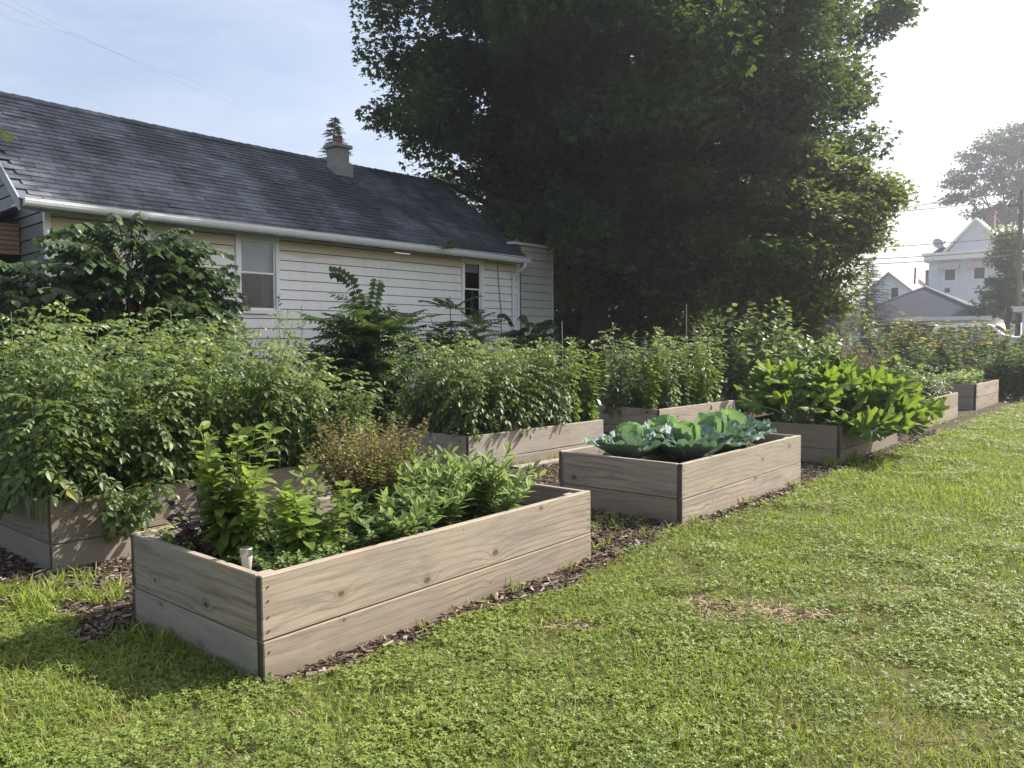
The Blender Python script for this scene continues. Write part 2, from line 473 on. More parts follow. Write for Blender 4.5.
m_maple = leafmat('maple_leaf', (.028, .048, .020), (.058, .088, .032), .30, (.20, .30, .04), .5, .35)
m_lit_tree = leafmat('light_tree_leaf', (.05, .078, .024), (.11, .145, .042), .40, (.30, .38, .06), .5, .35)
m_far_leaf = leafmat('far_tree_leaf', (.05, .07, .035), (.09, .12, .05), .3, (.2, .26, .06), .5, .3)
m_conifer = leafmat('conifer_needles', (.03, .05, .03), (.06, .085, .05), .1, None, .6, .2)
m_flowerleaf = leafmat('flower_bush_leaf', (.07, .10, .04), (.13, .165, .065), .3, (.24, .32, .08), .7, .15)
m_petal = leafmat('yellow_petal', (.60, .42, .03), (.72, .55, .06), .3, (.8, .6, .05), .6, .2)
m_pinkleaf = leafmat('pinkish_seed_head', (.30, .20, .17), (.42, .31, .27), .25, (.4, .3, .25), .7, .15, c=(.12, .15, .06), fc=.35)
def clovermat(*a, **k):
    m = leafmat(*a, **k); nt = m.node_tree
    pr = next(n for n in nt.nodes if n.type == 'BSDF_PRINCIPLED')
    src = pr.inputs['Base Color'].links[0].from_socket
    geo = nt.nodes.new('ShaderNodeNewGeometry'); nz = nt.nodes.new('ShaderNodeTexNoise'); nz.inputs['Scale'].default_value = 1.1; nz.inputs['Detail'].default_value = 5
    rp = nt.nodes.new('ShaderNodeValToRGB'); rp.color_ramp.elements[0].position = .40; rp.color_ramp.elements[1].position = .66; rp.color_ramp.elements[1].color = (.75, .75, .75, 1)
    mx = nt.nodes.new('ShaderNodeMix'); mx.data_type = 'RGBA'; mx.blend_type = 'MULTIPLY'; mx.inputs[7].default_value = (.52, .62, .60, 1)
    nt.links.new(geo.outputs['Position'], nz.inputs['Vector']); nt.links.new(nz.outputs['Fac'], rp.inputs[0]); nt.links.new(rp.outputs[0], mx.inputs[0])
    nt.links.new(src, mx.inputs[6]); nt.links.new(mx.outputs[2], pr.inputs['Base Color'])
    return m
m_clover = clovermat('clover_leaf', (.105, .16, .035), (.24, .29, .065), .32, (.45, .54, .05), .5, .32, c=(.31, .33, .09), fc=.10)
m_straw = leafmat('straw', (.30, .22, .13), (.46, .36, .23), .2, (.4, .32, .2), .8, .1, c=(.16, .105, .07), fc=.3)
m_grass = leafmat('grass_blade', (.11, .17, .03), (.23, .29, .055), .36, (.44, .54, .06), .6, .2, c=(.38, .32, .15), fc=.12)

# ------------------------------------------------------------------ sky, sun
SUN_AZ, SUN_EL = 66.0, 40.0
wld = bpy.data.worlds.new('World'); scn.world = wld; wld.use_nodes = True
nt = wld.node_tree; bg = nt.nodes['Background']
sky = nt.nodes.new('ShaderNodeTexSky'); sky.sky_type = 'NISHITA'; sky.sun_disc = False
sky.sun_elevation = R(SUN_EL); sky.sun_rotation = R(SUN_AZ)
sky.air_density = 1.0; sky.dust_density = 5.0; sky.ozone_density = 1.2; sky.altitude = 200
tcw = nt.nodes.new('ShaderNodeTexCoord'); mpw = nt.nodes.new('ShaderNodeMapping'); mpw.inputs['Scale'].default_value = (1.6, 1.6, 4.5)
nzw = nt.nodes.new('ShaderNodeTexNoise'); nzw.inputs['Scale'].default_value = 2.2; nzw.inputs['Detail'].default_value = 7; nzw.inputs['Roughness'].default_value = .58; nzw.inputs['Distortion'].default_value = .5
rpw = nt.nodes.new('ShaderNodeValToRGB'); rpw.color_ramp.elements[0].position = .32; rpw.color_ramp.elements[0].color = (.10, .10, .10, 1); rpw.color_ramp.elements[1].position = .72; rpw.color_ramp.elements[1].color = (.52, .52, .52, 1)
mxw = nt.nodes.new('ShaderNodeMix'); mxw.data_type = 'RGBA'; mxw.inputs[7].default_value = (4.2, 4.4, 4.9, 1)
nt.links.new(tcw.outputs['Generated'], mpw.inputs['Vector']); nt.links.new(mpw.outputs[0], nzw.inputs['Vector']); nt.links.new(nzw.outputs['Fac'], rpw.inputs[0]); nt.links.new(rpw.outputs[0], mxw.inputs[0])
nt.links.new(sky.outputs[0], mxw.inputs[6]); nt.links.new(mxw.outputs[2], bg.inputs['Color']); bg.inputs['Strength'].default_value = 0.115
sd = bpy.data.lights.new('sun', 'SUN'); sd.energy = 5.0; sd.angle = R(.5); sd.color = (1, .95, .88)
so = bpy.data.objects.new('sun', sd); COL.objects.link(so); so.location = (20, 10, 25)
sdir = Vector((math.sin(R(SUN_AZ)) * math.cos(R(SUN_EL)), math.cos(R(SUN_AZ)) * math.cos(R(SUN_EL)), math.sin(R(SUN_EL))))
so.rotation_euler = sdir.to_track_quat('Z', 'Y').to_euler()
scn.view_settings.view_transform = 'Standard'; scn.view_settings.look = 'None'
scn.view_settings.gamma = 1; scn.view_settings.use_curve_mapping = False
scn.view_settings.exposure = EXPOSURE
scn.cycles.use_denoising = True
scn.cycles.max_bounces = 8; scn.cycles.diffuse_bounces = 4; scn.cycles.transparent_max_bounces = 12
scn.cycles.caustics_reflective = False; scn.cycles.caustics_refractive = False

def glare_haze():
    M = Mat('glare_haze_air')
    v = M.n('VolumePrincipled', {'Color': (.86, .90, 1, 1), 'Density': GLARE_HAZE, 'Anisotropy': .68}).outputs[0]  # added volume standing in for veiling glare in the lens
    M.nt.links.new(v, M.out.inputs['Volume'])
    mb = MB().box(-40, 75, -25, 100, -1, 27)
    tag(mb.build('glare_haze', M.m), kind='stuff')
if GLARE_HAZE: glare_haze()
# ------------------------------------------------------------------ ground
YB = R(40.3)                                   # beds and house share the street grid
E1 = np.array([math.sin(YB), math.cos(YB)]); E2 = np.array([-math.cos(YB), math.sin(YB)])
OB = np.array([-1.056, 3.228])                 # front corner of the nearest bed
def ab(x, y):
    dx, dy = np.asarray(x) - OB[0], np.asarray(y) - OB[1]
    return E1[0] * dx + E1[1] * dy, E2[0] * dx + E2[1] * dy
def xy(a, b): return OB + a * E1 + b * E2

def ground():
    xs = np.concatenate([[-400, -150, -60], np.arange(-30, 70.1, 2.0), [110, 200, 450]])
    ys = np.concatenate([[-300, -60, -15], np.arange(-6, 70.1, 1.0), [90, 130, 220, 500]])
    X, Y = np.meshgrid(xs, ys)
    V = np.stack([X, Y, gh(X, Y)], -1).reshape(-1, 3)
    nx = len(xs)
    Fs = [(j * nx + i, j * nx + i + 1, (j + 1) * nx + i + 1, (j + 1) * nx + i) for j in range(len(ys) - 1) for i in range(nx - 1)]
    tag(MB().add(V, Fs).build('lawn_ground', m_lawn, smooth=True), kind='structure')
ground()

def wob(t, s=0): return .5 * math.sin(1.7 * t + s) + .3 * math.sin(4.1 * t + 2.1 * s + 1) + .2 * math.sin(9.3 * t + s * 3)
def mulch_edge(a):  # b of the lawn side edge
    return -.17 + .09 * wob(a * 1.3, .4) + (.05 if 2.4 < a < 3.6 else 0)
def mulch_left(b): return -.22 + .16 * wob(b * 1.6, 2.0) - .18 * (b > 1.9)
def in_mulch(x, y):
    a, b = ab(x, y)
    a = np.atleast_1d(a); b = np.atleast_1d(b)
    eb = -.17 + .09 * (.5 * np.sin(1.7 * a * 1.3 + .4) + .3 * np.sin(4.1 * a * 1.3 + 1.84) + .2 * np.sin(9.3 * a * 1.3 + 1.2)) + .05 * ((a > 2.4) & (a < 3.6))
    ea = -.22 + .16 * (.5 * np.sin(1.7 * b * 1.6 + 2) + .3 * np.sin(4.1 * b * 1.6 + 5.2) + .2 * np.sin(9.3 * b * 1.6 + 6)) - .18 * (b > 1.9)
    return (b > eb) & (a > np.where(b < 1.0, .02, ea)) & (b < 9) & (a < 22)
def mulch():
    P = []
    for a in np.arange(.0, 22.01, .08): P.append(xy(a, mulch_edge(a)))
    P += [xy(22, 9), xy(-.4, 9)]
    for b in np.arange(9, 1.0, -.08): P.append(xy(mulch_left(b), b))
    P += [xy(.02, 1.0)]
    n = len(P)
    me = bpy.data.meshes.new('mulch_path')
    import bmesh
    bm = bmesh.new()
    bm.faces.new([bm.verts.new((p[0], p[1], .004)) for p in P])
    bmesh.ops.triangulate(bm, faces=bm.faces[:])
    bm.normal_update()
    for f in bm.faces:
        if f.normal.z < 0: f.normal_flip()
    bm.to_mesh(me); bm.free(); me.materials.append(m_mulch)
    o = bpy.data.objects.new('mulch_path', me); COL.objects.link(o); tag(o, kind='structure')
mulch()

# ------------------------------------------------------------------ the white house
HA = math.atan2(.743, .669)
house = empty('white_house', (-6.54, 11.11, 0), HA, 'low white clapboard house with a dark shingled roof, shaded by the big tree', 'house')
def siding(mb, x0, x1, z0, z1, ex=.172, holes=(), m=lambda x, y, z: (x, y, z)):
    z = z0
    while z < z1 - .01:
        zt = min(z + ex, z1); zc = (z + zt) / 2
        cuts = [(a, b) for a, b, c, d in holes if c < zc < d]
        segs, x = [], x0
        for a, b in sorted(cuts): segs.append((x, a)); x = b
        segs.append((x, x1))
        for a, b in segs:
            V = [m(a, -.020, z), m(b, -.020, z), m(b, -.004, zt - ex * .07), m(a, -.004, zt - ex * .07), m(a, .0, z), m(b, .0, z)]
            mb.add(V, [(0, 1, 2, 3), (4, 5, 1, 0)])
        z = zt
WL = 10.02
wins = [(1.34, 2.02, 2.02, 3.30), (2.84, 3.66, 2.02, 3.30), (8.13, 8.80, 1.96, 3.30)]
mb = MB(); siding(mb, 0, WL, .35, 3.33, holes=[(a + .03, b - .03, c + .03, d - .03) for a, b, c, d in wins]); mb.build('front_siding', m_white_siding, house)
mb = MB(); mb.box(.0, WL, .01, .12, 0, .35); mb.build('foundation', m_concrete, house)
# inner box that keeps the rooms dark
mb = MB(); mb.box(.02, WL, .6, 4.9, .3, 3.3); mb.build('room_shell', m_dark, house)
gm = lambda x, y, z: (-.0 + y, x, z)
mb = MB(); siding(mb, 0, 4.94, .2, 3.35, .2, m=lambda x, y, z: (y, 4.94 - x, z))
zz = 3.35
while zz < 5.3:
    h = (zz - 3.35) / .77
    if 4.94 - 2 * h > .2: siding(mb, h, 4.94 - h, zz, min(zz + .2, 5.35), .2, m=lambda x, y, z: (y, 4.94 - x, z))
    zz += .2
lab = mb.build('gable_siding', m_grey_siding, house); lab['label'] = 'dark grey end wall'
mb = MB(); mb.bbox(-.03, .05, -.035, .04, .2, 3.33); mb.build('corner_trim', m_white, house)
mb = MB(); mb.bbox(WL - .07, WL + .01, -.04, .0, .2, 3.33); mb.build('corner_trim', m_white, house)

def roof_z(y): return 3.42 + .757 * (y + .35)
def roof():
    RX0, RX1, RY, RY1 = -.42, 9.93, -.38, 2.47
    sl = math.hypot(1, .757); L = (RY1 - RY) * sl
    rr = random.Random(5)
    deck = MB()
    for (ya, yb, s) in ((RY, RY1, 1), (5.32, RY1, -1)):
        V = [(RX0, ya, 3.395), (RX1, ya, 3.395), (RX1, yb, 5.48), (RX0, yb, 5.48)]
        V += [(x, y, z - .14) for x, y, z in V]
        deck.add(V, [(0, 1, 2, 3), (7, 6, 5, 4), (0, 4, 5, 1), (1, 5, 6, 2), (2, 6, 7, 3), (3, 7, 4, 0)])
    rf = deck.build('roof', m_shingle, house)
    tabs = MB(); ex = .142; n = int(L / ex)
    for k in range(n + 1):
        x = RX0 - .02 + (.15 if k % 2 else 0)
        while x < RX1 + .02:
            w = .305; xa, xb = x + .004, min(x + w - .004, RX1 + .03)
            x += w
            if xb - xa < .05: continue
            d0 = k * ex - .015 + rr.uniform(-.006, .006); d1 = min(d0 + ex * 1.12, L + .02)
            l0 = .016 + rr.uniform(0, .007) + (rr.random() < .05) * .012
            def p(xx, d, off):
                y = RY + d / sl; z = 3.40 + d / sl * .7526
                sag = -.05 * math.sin(math.pi * (xx - RX0) / (RX1 - RX0)) * d / L
                return (xx, y - off * .6, z + off * .8 + sag)
            V = [p(xa, d0, l0), p(xb, d0, l0 + rr.uniform(-.003, .003)), p(xb, d1, .006), p(xa, d1, .006), p(xa, d0, .001), p(xb, d0, .001)]
            tabs.add(V, [(0, 1, 2, 3), (4, 5, 1, 0), (0, 3, 4), (1, 5, 2)])
    tabs.build('shingles', m_shingle, rf)
    cap = MB(); x = RX0
    while x < RX1:
        sag = -.05 * math.sin(math.pi * (x - RX0) / (RX1 - RX0))
        z = 5.565 + sag + rr.uniform(0, .008)
        cap.add([(x, RY1 - .13, z - .085), (x + .2, RY1 - .13, z - .095), (x + .2, RY1, z), (x, RY1, z + .012), (x, RY1 + .13, z - .085), (x + .2, RY1 + .13, z - .095)], [(0, 1, 2, 3), (3, 2, 5, 4)])
        x += .19
    cap.build('ridge_cap', m_shingle, rf)
    # bargeboard on the near gable and soffit
    b = MB()
    for s in (0, 1):
        ya, yb = (RY, RY1) if s == 0 else (5.32, RY1)
        V = [(RX0 - .03, ya, 3.42), (RX0 - .03, yb, 5.57), (RX0 - .03, yb, 5.37), (RX0 - .03, ya, 3.25)]
        V += [(x + .025, y, z) for x, y, z in V]
        b.add(V, [(0, 1, 2, 3), (7, 6, 5, 4), (0, 4, 5, 1), (1, 5, 6, 2), (2, 6, 7, 3), (3, 7, 4, 0)])
    b.build('bargeboard', m_trim_grey, rf)
    b = MB(); b.box(RX0, RX1, -.36, 0.0, 3.335, 3.36); b.build('soffit', m_dull_white, house)
roof()
def gutter():
    prof = [(-.40, 3.40), (-.485, 3.41), (-.50, 3.38), (-.49, 3.34), (-.47, 3.31), (-.40, 3.295)]
    V = []; x0, x1 = -.40, 9.90
    for x in (x0, x1): V += [(x, y, z - (.03 if x > 5 else 0)) for y, z in prof]
    n = len(prof)
    Fs = [(i, i + 1, n + i + 1, n + i) for i in range(1, n - 1)] + [tuple(range(n))[::-1], tuple(n + i for i in range(n)), (n - 1, 0, n, 2 * n - 1)]
    mb = MB().add(V, Fs)
    mb.box(x0, x1, -.497, -.478, 3.395, 3.41)
    g = mb.build('gutter', m_gutter, house)
    MB().tube([(9.78, -.44, 3.30), (9.78, -.42, 3.2), (9.78, -.10, 3.02), (9.78, -.06, 2.9), (9.78, -.06, .2)], .034, 8).build('downspout', m_white, g)
gutter()
MB().tube([(9.28, -.03, 3.3), (9.30, -.035, 2.8), (9.38, -.03, 2.2), (9.4, -.03, 1.4), (9.42, -.03, .3)], .008, 5).build('wall_cable', m_wire, house)

def window(x0, x1, z0, z1):
    t = .075
    f = MB()
    f.bbox(x0, x0 + t, -.045, .02, z0, z1); f.bbox(x1 - t, x1, -.045, .02, z0, z1)
    f.bbox(x0 + t + .001, x1 - t - .001, -.043, .02, z1 - t, z1)
    f.bbox(x0 - .02, x1 + .02, -.065, .02, z0 - .05, z0 + .02)
    w = f.build('window', m_white, house)
    zm = (z0 + z1) / 2; s = .035
    for (za, zb, y) in ((zm - .01, z1 - t, -.022), (z0 + .02, zm + .025, -.006)):
        g = MB(); xa, xb = x0 + t, x1 - t
        g.bbox(xa, xa + s, y, y + .025, za, zb); g.bbox(xb - s, xb, y, y + .025, za, zb)
        g.bbox(xa + s, xb - s, y + .001, y + .024, zb - s, zb - .001); g.bbox(xa + s, xb - s, y + .001, y + .024, za + .001, za + s)
        g.build('sash', m_white, w)
        q = MB(); q.box(xa + s, xb - s, y + .010, y + .014, za + s, zb - s); q.build('pane', m_glass, w)
    # wavy curtain gathered to the sides, and a pale sheet imitating white curtain and reflected sky
    c = MB(); c.box(x0 + .08, x1 - .08, .055, .06, zm + (.0 if x0 < 5 else .38), z1 - .07); c.build('pale_sheet', m_pale_sheet, w)
    c = MB()
    n = 26; V = []
    for i in range(n + 1):
        x = x0 + .09 + (x1 - x0 - .18) * i / n
        for j in range(7):
            z = z0 + .05 + (zm - z0 - .05) * j / 6
            V.append((x, .16 + .02 * math.sin(i * 1.7 + j * .2) + .03 * abs(i / n - .5), z))
    c.add(V, [(i * 7 + j, (i + 1) * 7 + j, (i + 1) * 7 + j + 1, i * 7 + j + 1) for i in range(n) if not 5 < i < 20 for j in range(6)])
    c.build('curtain', m_curtain, w)
for w in wins: window(*w)

def chimney():
    cx, cy, h = 6.44, 2.06, .175
    mb = MB(); mb.bbox(cx - h, cx + h, cy - h, cy + h, 4.6, 5.68, .012); c = mb.build('chimney', m_concrete, house)
    mb = MB(); mb.bbox(cx - h - .06, cx + h + .06, cy - h - .06, cy + h + .06, 5.681, 5.76, .015); mb.build('chimney_cap', m_concrete, c)
    mb = MB(); mb.lathe([(.10, 5.76), (.09, 5.91), (.105, 5.93), (.105, 5.96), (.07, 5.96), (.07, 5.8)], 16, (cx, cy, 0)); mb.build('chimney_pot', m_terracotta, c)
    mb = MB(); mb.bbox(cx - h - .05, cx + h + .05, cy - h - .09, cy + h, 5.05, 5.32, .02); mb.build('flashing', m_concrete, c)
chimney()
def extension():
    x0, x1 = WL + .011, 11.22
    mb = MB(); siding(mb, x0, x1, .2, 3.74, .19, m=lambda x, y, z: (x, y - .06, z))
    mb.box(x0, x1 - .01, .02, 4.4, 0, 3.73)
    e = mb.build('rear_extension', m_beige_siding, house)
    mb = MB(); mb.bbox(x0 - .3, x1 + .06, -.12, 4.5, 3.741, 3.80); mb.build('flat_roof', m_dull_white, e)
    mb = MB(); mb.bbox(x1 - .07, x1 + .012, -.09, -.02, .2, 3.735); mb.build('corner_board', m_beige_siding, e)
extension()
def porch():
    # tan brick look panel, scalloped awning and dark doorway on the end wall
    mb = MB(); mb.box(-.55, -.03, 1.08, 2.9, 2.80, 3.26); mb.add([(-.55, 1.08, 3.26), (-.55, 2.9, 3.26), (-.55, 2.9, 3.02), (-.03, 1.08, 3.55), (-.03, 2.9, 3.55), (-.55, 1.08, 3.02)], [(0, 1, 4, 3)])
    p = mb.build('porch_front', m_brick, house)
    mb = MB(); V = []
    n = 24
    for i in range(n + 1):
        y = 1.0 + 1.95 * i / n
        V += [(-.56, y, 2.80), (-.78, y, 2.72), (-.79, y, 2.655 + .03 * abs(math.sin(i * math.pi / 3)))]
    mb.add(V, [(3 * i + j, 3 * i + 3 + j, 3 * i + 4 + j, 3 * i + 1 + j) for i in range(n) for j in range(2)]); mb.build('porch_awning', m_trim_grey, p)
    mb = MB(); mb.bbox(-.5, -.42, 1.10, 1.18, .2, 2.79); mb.bbox(-.5, -.42, 1.45, 1.53, .2, 2.79); mb.build('porch_post', m_trim_grey, p)
    mb = MB(); mb.box(-.07, -.04, 1.12, 2.9, .2, 2.79); mb.build('porch_recess', m_dark, p)
porch()

# ------------------------------------------------------------------ far buildings
def prism_roof(mb, x0, x1, y0, y1, z0, z1, axis='x', t=.12):
    """solid gable roof; ridge along axis"""
    if axis == 'x':
        ym = (y0 + y1) / 2
        V = [(x0, y0, z0), (x1, y0, z0), (x1, y1, z0), (x0, y1, z0), (x0, ym, z1), (x1, ym, z1)]
        mb.add(V, [(0, 1, 5, 4), (2, 3, 4, 5), (1, 2, 5), (3, 0, 4), (3, 2, 1, 0)])
    else:
        xm = (x0 + x1) / 2
        V = [(x0, y0, z0), (x1, y0, z0), (x1, y1, z0), (x0, y1, z0), (xm, y0, z1), (xm, y1, z1)]
        mb.add(V, [(3, 0, 4, 5), (1, 2, 5, 4), (0, 1, 4), (2, 3, 5), (3, 2, 1, 0)])

GA = -math.pi / 2 + (math.pi / 2 - YB) + 0.0      # local x runs right along the grid, local y away
def grid_empty(name, p, label, cat):
    # local x along -E2 (to the right and nearer), local y along E1 (away)
    return empty(name, p, math.atan2(-E2[1], -E2[0]), label, cat)

def garage():
    p = at(911, 318, 51); z0 = float(gh(0, 51))
    g = grid_empty('garage', (p.x, p.y, z0), 'white garage with a slate blue hipped roof and wide brown door', 'garage')
    ez = p.z - z0; hw = 4.6
    mb = MB()
    mb.box(-hw + .2, -hw + .75, -.0, .15, 0, ez); mb.box(-hw + .95, -hw + 1.25, -.03, .15, 0, ez - .001); mb.box(hw - 1.6, hw - .2, -.0, .15, 0, ez)
    mb.box(-hw + .2, -hw + .3, .16, 8, 0, ez); mb.box(hw - .3, hw - .2, .16, 8, 0, ez); mb.box(-hw + .31, hw - .31, 7.9, 8, 0, ez)
    mb.build('wall', m_white, g)
    mb = MB(); mb.bbox(-hw, hw, -.35, -.30, ez - .22, ez + .02); mb.box(-hw + 1.25, hw - 1.6, -.02, .12, ez - .42, ez - .1); mb.build('fascia', m_white, g)
    d = MB()
    for k in range(4): d.bbox(-hw + 1.26, hw - 1.61, .05, .10, .02 + k * .52, .02 + k * .52 + .51, .02)
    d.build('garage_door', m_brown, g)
    d = MB(); d.bbox(-hw + .35, -hw + .72, -.02, -.005, .05, 1.7, .01); d.build('side_door', m_dull_white, g)
    apex = at(922, 287, 53.5).z - z0
    V = [(-hw, -.3, ez), (hw, -.3, ez), (hw, 8.3, ez), (-hw, 8.3, ez), (.1, 3.3, apex), (.1, 5.2, apex)]
    mb = MB().add(V, [(0, 1, 4), (1, 2, 5, 4), (2, 3, 5), (3, 0, 4, 5), (3, 2, 1, 0)])
    r = mb.build('roof', m_roof_blue, g)
    mb = MB()
    for a, b in ((0, 4), (1, 4)): mb.tube([V[a], V[b]], .08, 5)
    mb.build('hip_cap', m_roof_pink, r)
garage()

def brown_shed():
    pl, pr = at(788, 306, 49), at(852, 306, 47); z0 = float(gh(0, 47))
    g = grid_empty('brown_outbuilding', (pl.x, pl.y, z0), 'dark brown shed between the big tree and the white garage', 'shed')
    top = at(825, 308, 48).z - z0
    mb = MB()
    for k in range(16): mb.box(k * .2, k * .2 + .19, -.02 - .01 * (k % 2), .1, 0, top)
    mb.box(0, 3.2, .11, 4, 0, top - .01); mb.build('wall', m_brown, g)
    mb = MB(); mb.add([(-.2, -.3, top), (3.4, -.3, top), (3.4, 4.2, top + .75), (-.2, 4.2, top + .75), (-.2, -.3, top + .06), (3.4, -.3, top + .06), (3.4, 4.2, top + .82), (-.2, 4.2, top + .82)],
        [(3, 2, 1, 0), (4, 5, 6, 7), (0, 1, 5, 4), (1, 2, 6, 5), (2, 3, 7, 6), (3, 0, 4, 7)]); mb.build('roof', m_roof_pink, g)
brown_shed()
def rear_shed():
    # long dark building under the big tree
    a = at(680, 306, 31.5); z0 = float(gh(0, 31))
    g = grid_empty('garden_shed', (a.x, a.y, z0), 'long dark brown shed in the shade behind the big tree', 'shed')
    top = a.z - z0 - .05
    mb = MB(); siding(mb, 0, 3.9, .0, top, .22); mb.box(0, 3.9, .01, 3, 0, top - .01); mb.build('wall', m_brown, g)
    mb = MB(); mb.bbox(-.2, 4.1, -.25, 3.3, top, top + .12); mb.build('roof', m_roof_blue, g)
rear_shed()

def gable_house():
    p = at(889, 300, 62); z0 = float(gh(0, 62))
    g = grid_empty('small_white_house', (p.x, p.y, z0), 'small white house with a faded pinkish gable roof between garage and conifer', 'house')
    ez = at(889, 296, 62).z - z0; az_ = at(889, 272, 62).z - z0; hw = 2.2
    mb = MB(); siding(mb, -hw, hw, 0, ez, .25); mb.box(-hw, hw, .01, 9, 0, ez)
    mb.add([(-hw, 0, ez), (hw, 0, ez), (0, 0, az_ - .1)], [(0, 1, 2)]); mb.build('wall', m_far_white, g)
    mb = MB()
    for s in (-1, 1):
        V = [(s * (hw + .3), -.35, ez - .3), (0, -.35, az_), (0, 9.3, az_), (s * (hw + .3), 9.3, ez - .3)]
        V += [(x, y, z - .14) for x, y, z in V]
        mb.add(V, [(0, 1, 2, 3), (7, 6, 5, 4), (0, 4, 5, 1), (1, 5, 6, 2), (2, 6, 7, 3), (3, 7, 4, 0)])
    r = mb.build('roof', m_roof_pink, g)
    mb = MB(); mb.tube([(1.3, 2.2, az_ - .9), (1.35, 2.2, az_ + .4)], .07, 8); mb.build('vent_pipe', m_farbrick, r)
    zc = at(893, 293, 62).z - z0
    mb = MB(); mb.box(.1, .75, -.05, -.02, zc - .45, zc + .45); f = mb.build('window', m_white, g)
    mb = MB(); mb.box(.17, .68, -.07, -.052, zc - .4, zc + .4); mb.build('pane', m_carglass, f)
gable_house()

def big_house():
    D = 72
    pl = at(929, 262, D); z0 = .6
    g = grid_empty('tall_white_house', (pl.x, pl.y, z0), 'tall pale two storey house with pink window awnings and a roof gable', 'house')
    k = D / F_PX / 1.16
    def X(u): return (u - 929) * k * 1.0
    def Z(v): return at(960, v, D).z - z0
    W = X(1016)
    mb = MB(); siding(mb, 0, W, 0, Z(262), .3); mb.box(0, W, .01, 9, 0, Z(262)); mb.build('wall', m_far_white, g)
    mb = MB(); mb.bbox(-.35, W + .35, -.4, 9.3, Z(262), Z(256)); mb.bbox(-.5, W + .5, -.55, 9.4, Z(256) + .003, Z(253.5)); mb.build('cornice', m_white, g)
    x0, x1, xm = X(949), X(1003), X(976)
    mb = MB(); mb.add([(x0, -.2, Z(253)), (x1, -.2, Z(253)), (xm, -.2, Z(225)), (x0, 6, Z(253)), (x1, 6, Z(253)), (xm, 6, Z(225))], [(0, 1, 2), (0, 2, 5, 3), (1, 4, 5, 2)])
    gb = mb.build('gable', m_far_white, g)
    mb = MB()
    for a, b in ((x0 - .4, xm), (x1 + .4, xm)):
        s = 1 if a > b else -1
        V = [(a, -.5, Z(253)), (b, -.5, Z(222)), (b, 7, Z(222)), (a, 7, Z(253))]; V += [(x, y, z - .3) for x, y, z in V]
        mb.add(V, [(0, 1, 2, 3), (7, 6, 5, 4), (0, 4, 5, 1), (1, 5, 6, 2), (2, 6, 7, 3), (3, 7, 4, 0)])
    mb.build('gable_roof', m_white, gb)
    mb = MB(); prism_roof(mb, X(930), X(952), .5, 5, Z(253), Z(246), 'y'); mb.build('dormer', m_roof_blue, g)
    for u0, u1 in ((946, 956), (975, 985)):
        mb = MB(); mb.bbox(X(u0) - .15, X(u1) + .15, -.08, -.017, Z(282.5), Z(269)); w = mb.build('window', m_white, g)
        mb = MB(); mb.box(X(u0), X(u1), -.10, -.082, Z(281), Z(270)); mb.build('pane', m_carglass, w)
        mb = MB(); a, b = X(u0) - .45, X(u1) + .35
        mb.add([(a, -.02, Z(261)), (b, -.02, Z(261)), (b, -.9, Z(270)), (a, -.9, Z(270)), (b, -.9, Z(271.5)), (a, -.9, Z(271.5)), (a, -.02, Z(270)), (b, -.02, Z(270))], [(0, 3, 2, 1), (3, 5, 4, 2), (0, 6, 3), (1, 2, 7)])
        mb.build('awning', m_awning, w)
    mb = MB(); mb.box(X(946), X(951), -.06, -.02, Z(293), Z(289)); mb.build('vent', m_steel_dark, g)
    mb = MB(); mb.bbox(X(974), X(983), 5, 6, Z(240), Z(211)); mb.bbox(X(973), X(984), 4.9, 6.1, Z(211) + .002, Z(209)); mb.build('chimney', m_farbrick, g)
    mb = MB(); mb.bbox(X(920), X(924), 2, 2.5, 0, Z(268)); mb.build('side_chimney', m_farbrick, g)
    mb = MB(); prism_roof(mb, X(922), X(931) - .02, 1, 7, Z(275), Z(265)); mb.box(X(923), -.02, 1.2, 6.8, 0, Z(275)); mb.build('side_wing', m_roof_pink, g)
    # dish on the cornice
    d = empty('satellite_dish', (0, 0, 0), 0, 'round grey satellite dish on the roof edge of the tall white house', 'satellite dish')
    c = at(937.5, 244, D - .5)
    d.location = at(939, 253.5, D - .2); o = Vector(c) - Vector(d.location)
    mb = MB(); mb.tube([(0, 0, 0), (0, .05, o.z * .6), tuple(o)], .05, 6); mb.build('mast', m_steel_dark, d)
    mb = MB(); V = []; n = 18
    A = np.array(Matrix.Rotation(R(70), 3, 'X'))
    for r_, z_ in ((0.001, 0), (.2, .015), (.35, .05), (.5, .11)):
        V += [tuple(np.array([r_ * math.cos(t), r_ * math.sin(t), z_]) @ A.T + np.array(o)) for t in np.arange(n) * 2 * math.pi / n]
    mb.add(V, [(i * n + j, i * n + (j + 1) % n, (i + 1) * n + (j + 1) % n, (i + 1) * n + j) for i in range(3) for j in range(n)]); mb.build('reflector', m_trim_grey, d)
    mb = MB(); mb.tube([tuple(o), (o.x + .35, o.y - .5, o.z + .1)], .025, 5); mb.box(o.x + .3, o.x + .42, o.y - .6, o.y - .48, o.z + .05, o.z + .17); mb.build('receiver_arm', m_steel_dark, d)
big_house()
def edge_building():
    p = at(1014, 312, 44); z0 = .6
    g = grid_empty('white_outbuilding', (p.x, p.y, z0), 'white outbuilding with a low flat eave at the right edge', 'outbuilding')
    t = p.z - z0
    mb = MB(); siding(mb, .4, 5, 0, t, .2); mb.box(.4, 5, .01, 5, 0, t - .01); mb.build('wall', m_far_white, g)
    mb = MB(); mb.bbox(0, 5.3, -.4, 5.3, t + .001, t + .22); mb.bbox(-.08, 5.4, -.48, 5.4, t + .223, t + .29); mb.build('roof', m_dull_white, g)
edge_building()

